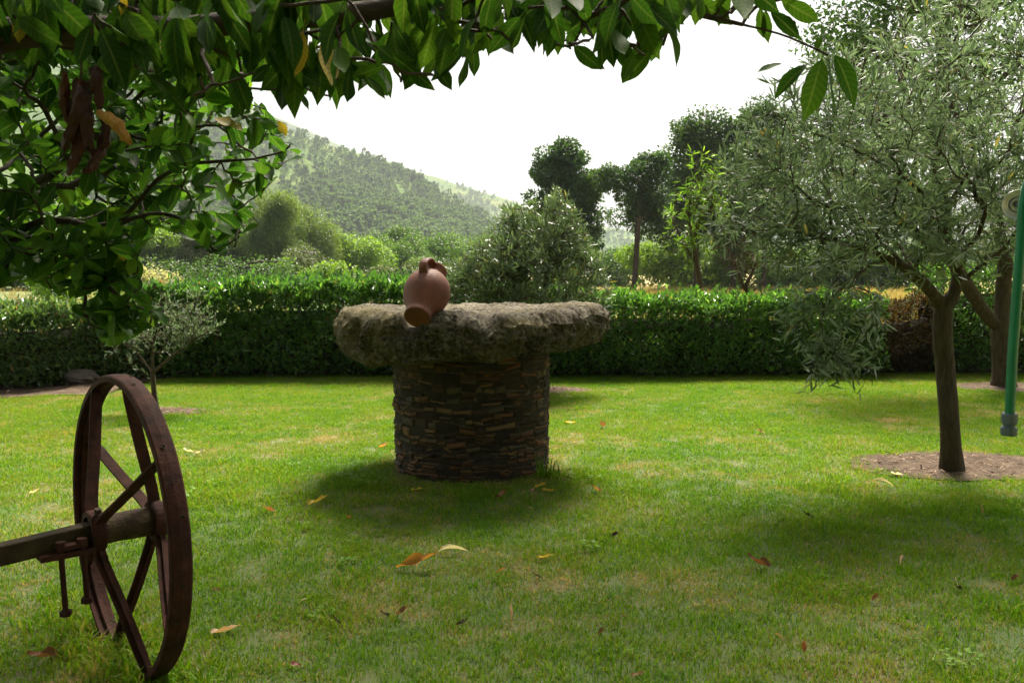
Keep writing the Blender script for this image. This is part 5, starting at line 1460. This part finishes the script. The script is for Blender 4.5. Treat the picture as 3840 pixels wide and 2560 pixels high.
# ------------------------------------------------------------------ bunch of dried pods on a cord
pt = P(300, 95, 2.08); pbm = P(300, 330, 2.06)
pods = empty('pod_bunch', tuple(pt)); tag(pods, 'bunch of dried red brown pods hanging on a cord from the cherry limb', 'dried bunch')
mb = MB(); tube(mb, spline([pt + (0, 0, .02), (pt + pbm) / 2 + (.004, 0, 0), pbm], 8), .0028, 6); mb.build('cord', M['cord'], pods, True)
rg = np.random.default_rng(77)
def pod(a, b, w_, bend, mat, lab=None):
    ptsp = spline([a, (a + b) / 2 + bend, b], 12); mb = MB()
    t = np.linspace(0, 1, 12); prof_ = w_ * np.sin(np.clip(t * .9 + .08, 0, 1) * math.pi) ** .6 * (1 + .18 * np.sin(t * 21 + rg.random() * 6))
    tube(mb, ptsp, np.maximum(prof_, .002), 7, r=rg.random())
    V = mb.V[0]; V += rg.normal(size=V.shape) * w_ * .14
    o = mb.build('pod', M[mat], pods, False)
    if lab: o['label'] = lab
for (x0, y0, x1, y1, w_, mt_) in ((285, 300, 235, 560, .020, 'pod'), (300, 300, 290, 600, .019, 'pod'), (320, 310, 345, 560, .018, 'pod'), (350, 260, 375, 430, .016, 'pod'), (240, 270, 265, 480, .015, 'pod'), (300, 420, 255, 655, .016, 'pod'), (400, 430, 330, 630, .017, 'pod'), (330, 520, 310, 650, .012, 'pod'), (355, 250, 365, 360, .012, 'pod')):
    pod(P(x0, y0, 2.06 + rg.normal() * .02), P(x1, y1, 2.05 + rg.normal() * .02), w_ * .85, rg.normal(size=3) * .012, mt_)
pod(P(365, 420, 2.03), P(488, 540, 2.02), .014, np.array([.006, 0, .008]), 'pod_orange', 'orange dried pod sticking out of the bunch')

# ------------------------------------------------------------------ hose and lamp disc at the right
YH = 1.6
hroot = empty('garden_hose', tuple(P(3785, 1600, YH) * np.array([1, 1, 0]))); tag(hroot, 'bright green garden hose hanging down with a grey blue coupling at its end', 'hose')
hp = [P(3786, 1555, YH), P(3790, 1470, YH), P(3797, 1330, YH), P(3808, 1180, YH), P(3820, 1020, YH), P(3831, 880, YH), P(3842, 740, YH), P(3880, 640, YH), P(3950, 620, YH), P(4040, 700, YH), P(4090, 900, YH), P(4130, 1400, YH), P(4200, 2200, YH), P(4300, 3700, YH)]
mb = MB(); tube(mb, spline(hp, 70), .0086, 16); mb.build('tube', M['hose'], hroot, True)
ce = P(3785, 1572, YH)
def ringz(mb, prof_, c, sides=18, rib=0.0):
    V = []
    for r, z in prof_:
        for i in range(sides): V.append(c + np.array([r * (1 + rib * (i % 2)) * math.cos(i / sides * 6.2832), r * (1 + rib * (i % 2)) * math.sin(i / sides * 6.2832), z]))
    mb.add(V, Q=[[j * sides + i, j * sides + (i + 1) % sides, (j + 1) * sides + (i + 1) % sides, (j + 1) * sides + i] for j in range(len(prof_) - 1) for i in range(sides)])
c_ = MB(); ringz(c_, [(.0, .012), (.0120, .012), (.0134, .008), (.0134, -.006), (.010, -.009), (.010, -.0125), (.0137, -.015), (.0137, -.027), (.0120, -.030), (.010, -.030), (.009, -.02), (.0, -.02)], ce, 28, .035); cn = c_.build('coupling', M['connector'], hroot)
# peg post the hose is slung over, outside the picture
mb = MB(); pp_ = P(3960, 700, YH); tube(mb, [(pp_[0] + .20, YH + .06, -.2), (pp_[0] + .20, YH + .06, 1.75)], .028, 10); mb.build('post', M['old_wood'], hroot)
mb = MB(); tube(mb, [(pp_[0] + .20, YH + .06, P(3950, 645, YH)[2] - .02), (pp_[0] + .0, YH - .05, P(3950, 645, YH)[2] - .02)], .011, 8); mb.build('peg', M['rust'], hroot)

dc = P(3815, 768, 5.3)
droot = empty('lamp_disc', tuple(dc)); tag(droot, 'round dull steel reflector disc fixed among the olive branches', 'lamp')
dn = unit(np.array([-.30, -1, -.12])); d1 = unit(np.cross(dn, [0, 0, 1])); d2 = np.cross(d1, dn)
def disc(name, prof_, mat):
    mb = MB(); V = []; sd = 36
    for r, t in prof_:
        for i in range(sd): V.append(dc + dn * t + (d1 * math.cos(i / sd * 6.2832) + d2 * math.sin(i / sd * 6.2832)) * r)
    mb.add(V, Q=[[j * sd + i, j * sd + (i + 1) % sd, (j + 1) * sd + (i + 1) % sd, (j + 1) * sd + i] for j in range(len(prof_) - 1) for i in range(sd)]); mb.build(name, M[mat], droot, True)
disc('reflector', [(.084, .012), (.088, .014), (.089, .008), (.084, .004), (.06, -.004), (.05, -.002), (.045, -.010), (.03, -.012), (.0, -.012), (.0, -.02), (.08, -.004), (.088, .002)], 'steel')
disc('socket_ring', [(.040, -.011), (.040, .004), (.032, .006), (.030, -.011)], 'steel')
disc('socket', [(.0, .010), (.014, .010), (.016, .006), (.016, -.012)], 'connector')
mb = MB(); tube(mb, [dc - dn * .012, dc - dn * .1 + (.05, .03, -.02), P(3860, 800, 6.2)], .010, 8); mb.build('bracket', M['rust'], droot)

# ------------------------------------------------------------------ long grass clump beside the well
rg = np.random.default_rng(88)
wc = ground(2062, 1792); wroot = empty('grass_clump', (wc[0], wc[1], 0)); tag(wroot, 'clump of long dark green grass blades at the foot of the well', 'grass clump')
for k in range(34):
    az = rg.random() * 6.283; ln = .07 + .20 * rg.random() ** 1.6; lean = .15 + .7 * rg.random(); b0 = wc + np.array([rg.normal() * .045, rg.normal() * .05, -.01]); d = np.array([math.cos(az), math.sin(az), 0])
    q = spline([b0, b0 + d * ln * lean * .3 + K * ln * .55, b0 + d * ln * lean + K * ln * (.95 - .45 * lean)], 7); sd = np.cross(d, K); mb = MB(); V = []
    for t, c in zip(np.linspace(0, 1, 7), q):
        h = .0055 * (1 - t ** 1.8) + .0004; V += [c - sd * h, c + sd * h]
    mb.add(V, Q=[[2 * j, 2 * j + 1, 2 * j + 3, 2 * j + 2] for j in range(6)], r=.1 + .25 * rg.random()); mb.build('blade', gm, wroot, True)

# ------------------------------------------------------------------ fallen leaves
FM = {'yellow': fallen_mat('yellow_fallen_leaf', (.48, .33, .03), (.60, .42, .06)), 'orange': fallen_mat('orange_fallen_leaf', (.42, .17, .03), (.52, .25, .05)), 'tan': fallen_mat('tan_fallen_leaf', (.34, .19, .09), (.50, .31, .17)),
      'brown': fallen_mat('brown_fallen_leaf', (.16, .065, .025), (.26, .11, .04)), 'cream': fallen_mat('cream_fallen_leaf', (.55, .45, .28), (.70, .60, .42)), 'dark': fallen_mat('dark_fallen_leaf', (.022, .013, .010), (.05, .03, .02)), 'pink': fallen_mat('pink_fallen_petal', (.38, .12, .14), (.55, .25, .24))}
LB = {'yellow': 'yellow fallen leaf lying on the grass', 'orange': 'orange curled fallen leaf on the grass', 'tan': 'tan dried leaf curled up on the lawn', 'brown': 'brown withered leaf on the lawn', 'cream': 'cream pale dry leaf on the lawn', 'dark': 'blackened shrivelled leaf on the lawn', 'pink': 'pink fallen petal on the grass'}
SPECIAL = {(1038, 1275): 'large cream leaf rolled up, between the orange curled leaf and the well', (957, 1308): 'long orange leaf with curled tail, largest fallen leaf on the lawn', (515, 1457): 'tan leaf curled into a boat beside the wheel', (432, 1043): 'cream crumpled leaf next to a flatter cream one beyond the wheel', (458, 1046): 'flat cream leaf lying right of a crumpled cream one', (1223, 1137): 'small crimson petal beside two yellow leaves near the well', (2070, 1300): 'tan leaf rolled into a tube on open lawn', (1235, 1332): 'black shrivelled leaf with an upright pale stalk', (2200, 1362): 'black shrivelled leaf with long stalk on a dry patch', (100, 1522): 'brown leaf bent into an arc left of the wheel', (730, 1163): 'long yellow leaf lying alone between wheel and well', (20, 1305): 'yellow leaf lying below the wheel axle',
 (617, 1183): 'brown leaf in the grass between the wheel and the long yellow leaf', (1153, 1153): 'brown crumpled leaf in the shadow at the foot of the well', (925, 1415): 'brown leaf between two black leaves in front of the orange curled leaf', (1383, 987): 'thin brown leaf on sunny grass between the well and the clipped hedge', (1742, 1308): 'large curled brown leaf on open lawn in front of the olive', (2010, 1388): 'small brown leaf between the tan tube and the upright brown leaf', (2328, 1340): 'brown leaf on the grass below the hanging hose', (1850, 1508): 'brown leaf standing on edge in the grass', (1380, 1462): 'small brown leaf beside the upright tan leaf', (497, 1359): 'small brown leaf right beside the wheel rim',
 (1220, 1182): 'tiny tan leaf between the crimson petal and the yellow leaf', (1180, 1430): 'tan leaf standing upright in the grass', (593, 1422): 'small tan leaf beside the boat shaped one', (1745, 998): 'tan crumpled leaf on the sunny lawn between well and olive', (2255, 1190): 'upright tan leaf in the grass near the soil ring of the olive', (1790, 1475): 'tan leaf next to the brown leaf standing on edge', (1465, 1560): 'tan leaf at the very front of the lawn', (640, 1395): 'tiny tan leaf between the wheel and the pale leaf',
 (732, 1192): 'tiny yellow leaf just in front of the long yellow one', (957, 1130): 'yellow leaf in the shade at the wheel side of the well', (1308, 976): 'yellow leaf on sunny grass beyond the long grass clump', (1250, 1288): 'yellow leaf alone on the lawn in front of the well',
 (1060, 1440): 'largest black shrivelled leaf, beside the upright tan leaf', (885, 1418): 'black shrivelled leaf just beside a brown leaf', (772, 1433): 'black shrivelled leaf between the boat shaped leaf and the brown leaf', (1858, 1193): 'black clod like leaf on the lawn in front of the olive', (1412, 1237): 'black leaf between the well and the black clod like leaf',
 (800, 1196): 'small orange leaf beside the long yellow leaf', (1150, 1322): 'orange cup shaped leaf in front of the yellow leaf', (880, 1030): 'orange leaf on sunny grass beside the well wall', (1370, 1135): 'orange leaf on the grass beyond the two yellow leaves',
 (697, 1388): 'small cream leaf between the wheel and the orange curled leaf', (1240, 1125): 'rounder of two yellow leaves lying close together near the well', (1260, 1135): 'longer of two yellow leaves lying close together near the well', (78, 1140): 'small cream leaf behind the wheel axle', (2030, 1124): 'cream sliver leaf at the edge of the bare soil ring', (2060, 1095): 'cream leaf on the bare soil beside the olive trunk'}
FALL = [(730, 1163, 'yellow', 36), (617, 1183, 'brown', 26), (800, 1196, 'orange', 14), (732, 1192, 'yellow', 10), (957, 1130, 'yellow', 20), (1153, 1153, 'brown', 28), (1223, 1137, 'pink', 14), (1240, 1125, 'yellow', 22), (1260, 1135, 'yellow', 24), (1220, 1182, 'tan', 12), (1038, 1275, 'cream', 50), (957, 1308, 'orange', 70), (1250, 1288, 'yellow', 28), (1150, 1322, 'orange', 20), (1235, 1332, 'dark', 14), (1180, 1430, 'tan', 26), (1060, 1440, 'dark', 20), (885, 1418, 'dark', 16), (925, 1415, 'brown', 26), (772, 1433, 'dark', 16), (515, 1457, 'tan', 46), (697, 1388, 'cream', 16), (593, 1422, 'tan', 14), (680, 1535, 'pink', 18), (100, 1522, 'brown', 50), (20, 1305, 'yellow', 18), (78, 1140, 'cream', 16), (432, 1043, 'cream', 20), (458, 1046, 'cream', 26), (1308, 976, 'yellow', 20), (880, 1030, 'orange', 18), (1383, 987, 'brown', 24), (1745, 998, 'tan', 18), (1858, 1193, 'dark', 20), (1412, 1237, 'dark', 18), (1742, 1308, 'brown', 44), (2070, 1300, 'tan', 30), (2255, 1190, 'tan', 20), (2200, 1362, 'dark', 18), (2010, 1388, 'brown', 20), (2328, 1340, 'brown', 22), (1790, 1475, 'tan', 20), (1850, 1508, 'brown', 24), (1380, 1462, 'brown', 18), (1465, 1560, 'tan', 24), (2030, 1124, 'cream', 36), (1370, 1135, 'orange', 18), (2060, 1095, 'cream', 20), (497, 1359, 'brown', 16), (640, 1395, 'tan', 12)]
rg = np.random.default_rng(90)
FT = [tpl_big(CHP, .35, -.45, .5, .07, .12, 700, 10), tpl_big(CHP, .1, .5, 1.2, .04, .08, 701, 10, roll=1.3), tpl_big(CHP, .5, -.7, -.5, .09, .14, 702, 10), tpl_big(MAGP, .3, -.4, .4, .07, .10, 703, 10)]
for k, (x, y, c, w_) in enumerate(FALL):
    g_ = ground(x * 1.6327, y * 1.6327); L = w_ * 1.6327 / FPX * math.hypot(g_[1], CAM_H) * 1.3
    big = w_ >= 36
    t_ = FT[1] if (x, y) in ((1038, 1275), (2070, 1300)) else FT[0] if c == 'yellow' else FT[2] if c in ('dark', 'brown') else FT[k % 4]
    az = rg.normal() * .5 + (0 if rg.random() < .5 else math.pi)
    if (x, y) in ((957, 1308), (730, 1163), (1038, 1275), (515, 1457)): az = .15 + .25 * rg.random()
    d = np.array([math.cos(az), math.sin(az), .12 * rg.normal()])
    if (x, y) in ((1180, 1430), (1850, 1508), (2255, 1190)): d = np.array([.25, .3, 1.0])
    Rm = frames(d[None], np.array([[rg.normal() * .3, -.12 + rg.normal() * .25, 1.0]]))[0]
    V, T, Q = t_; V = (V - [0, .5, 0]) * L; V[:, 0] *= .55 if (x, y) == (957, 1308) else .9
    W = V @ Rm.T; W[:, 2] -= W[:, 2].min()
    m2 = MB(); m2.add(W, T, Q, r=0)
    me = m2.mesh('fallen_leaf', FM[c], True)
    o = bpy.data.objects.new('fallen_petal' if c == 'pink' else 'fallen_leaf', me); COL.objects.link(o)
    o.location = (g_[0], g_[1], lz(g_[0], g_[1]) + .016)
    tag(o, SPECIAL.get((x, y), LB[c]), 'petal' if c == 'pink' else 'leaf', 'fallen %s %s on the lawn' % (c, 'petals' if c == 'pink' else 'leaves'))
    if (x, y) in ((1235, 1332), (2200, 1362)):
        s_ = MB(); tube(s_, [np.array(o.location) * 0, (-.004, 0, .03), (-.012, .004, .055)], .0018, 5); so = s_.build('stalk', FM['cream'], None); so.parent = o
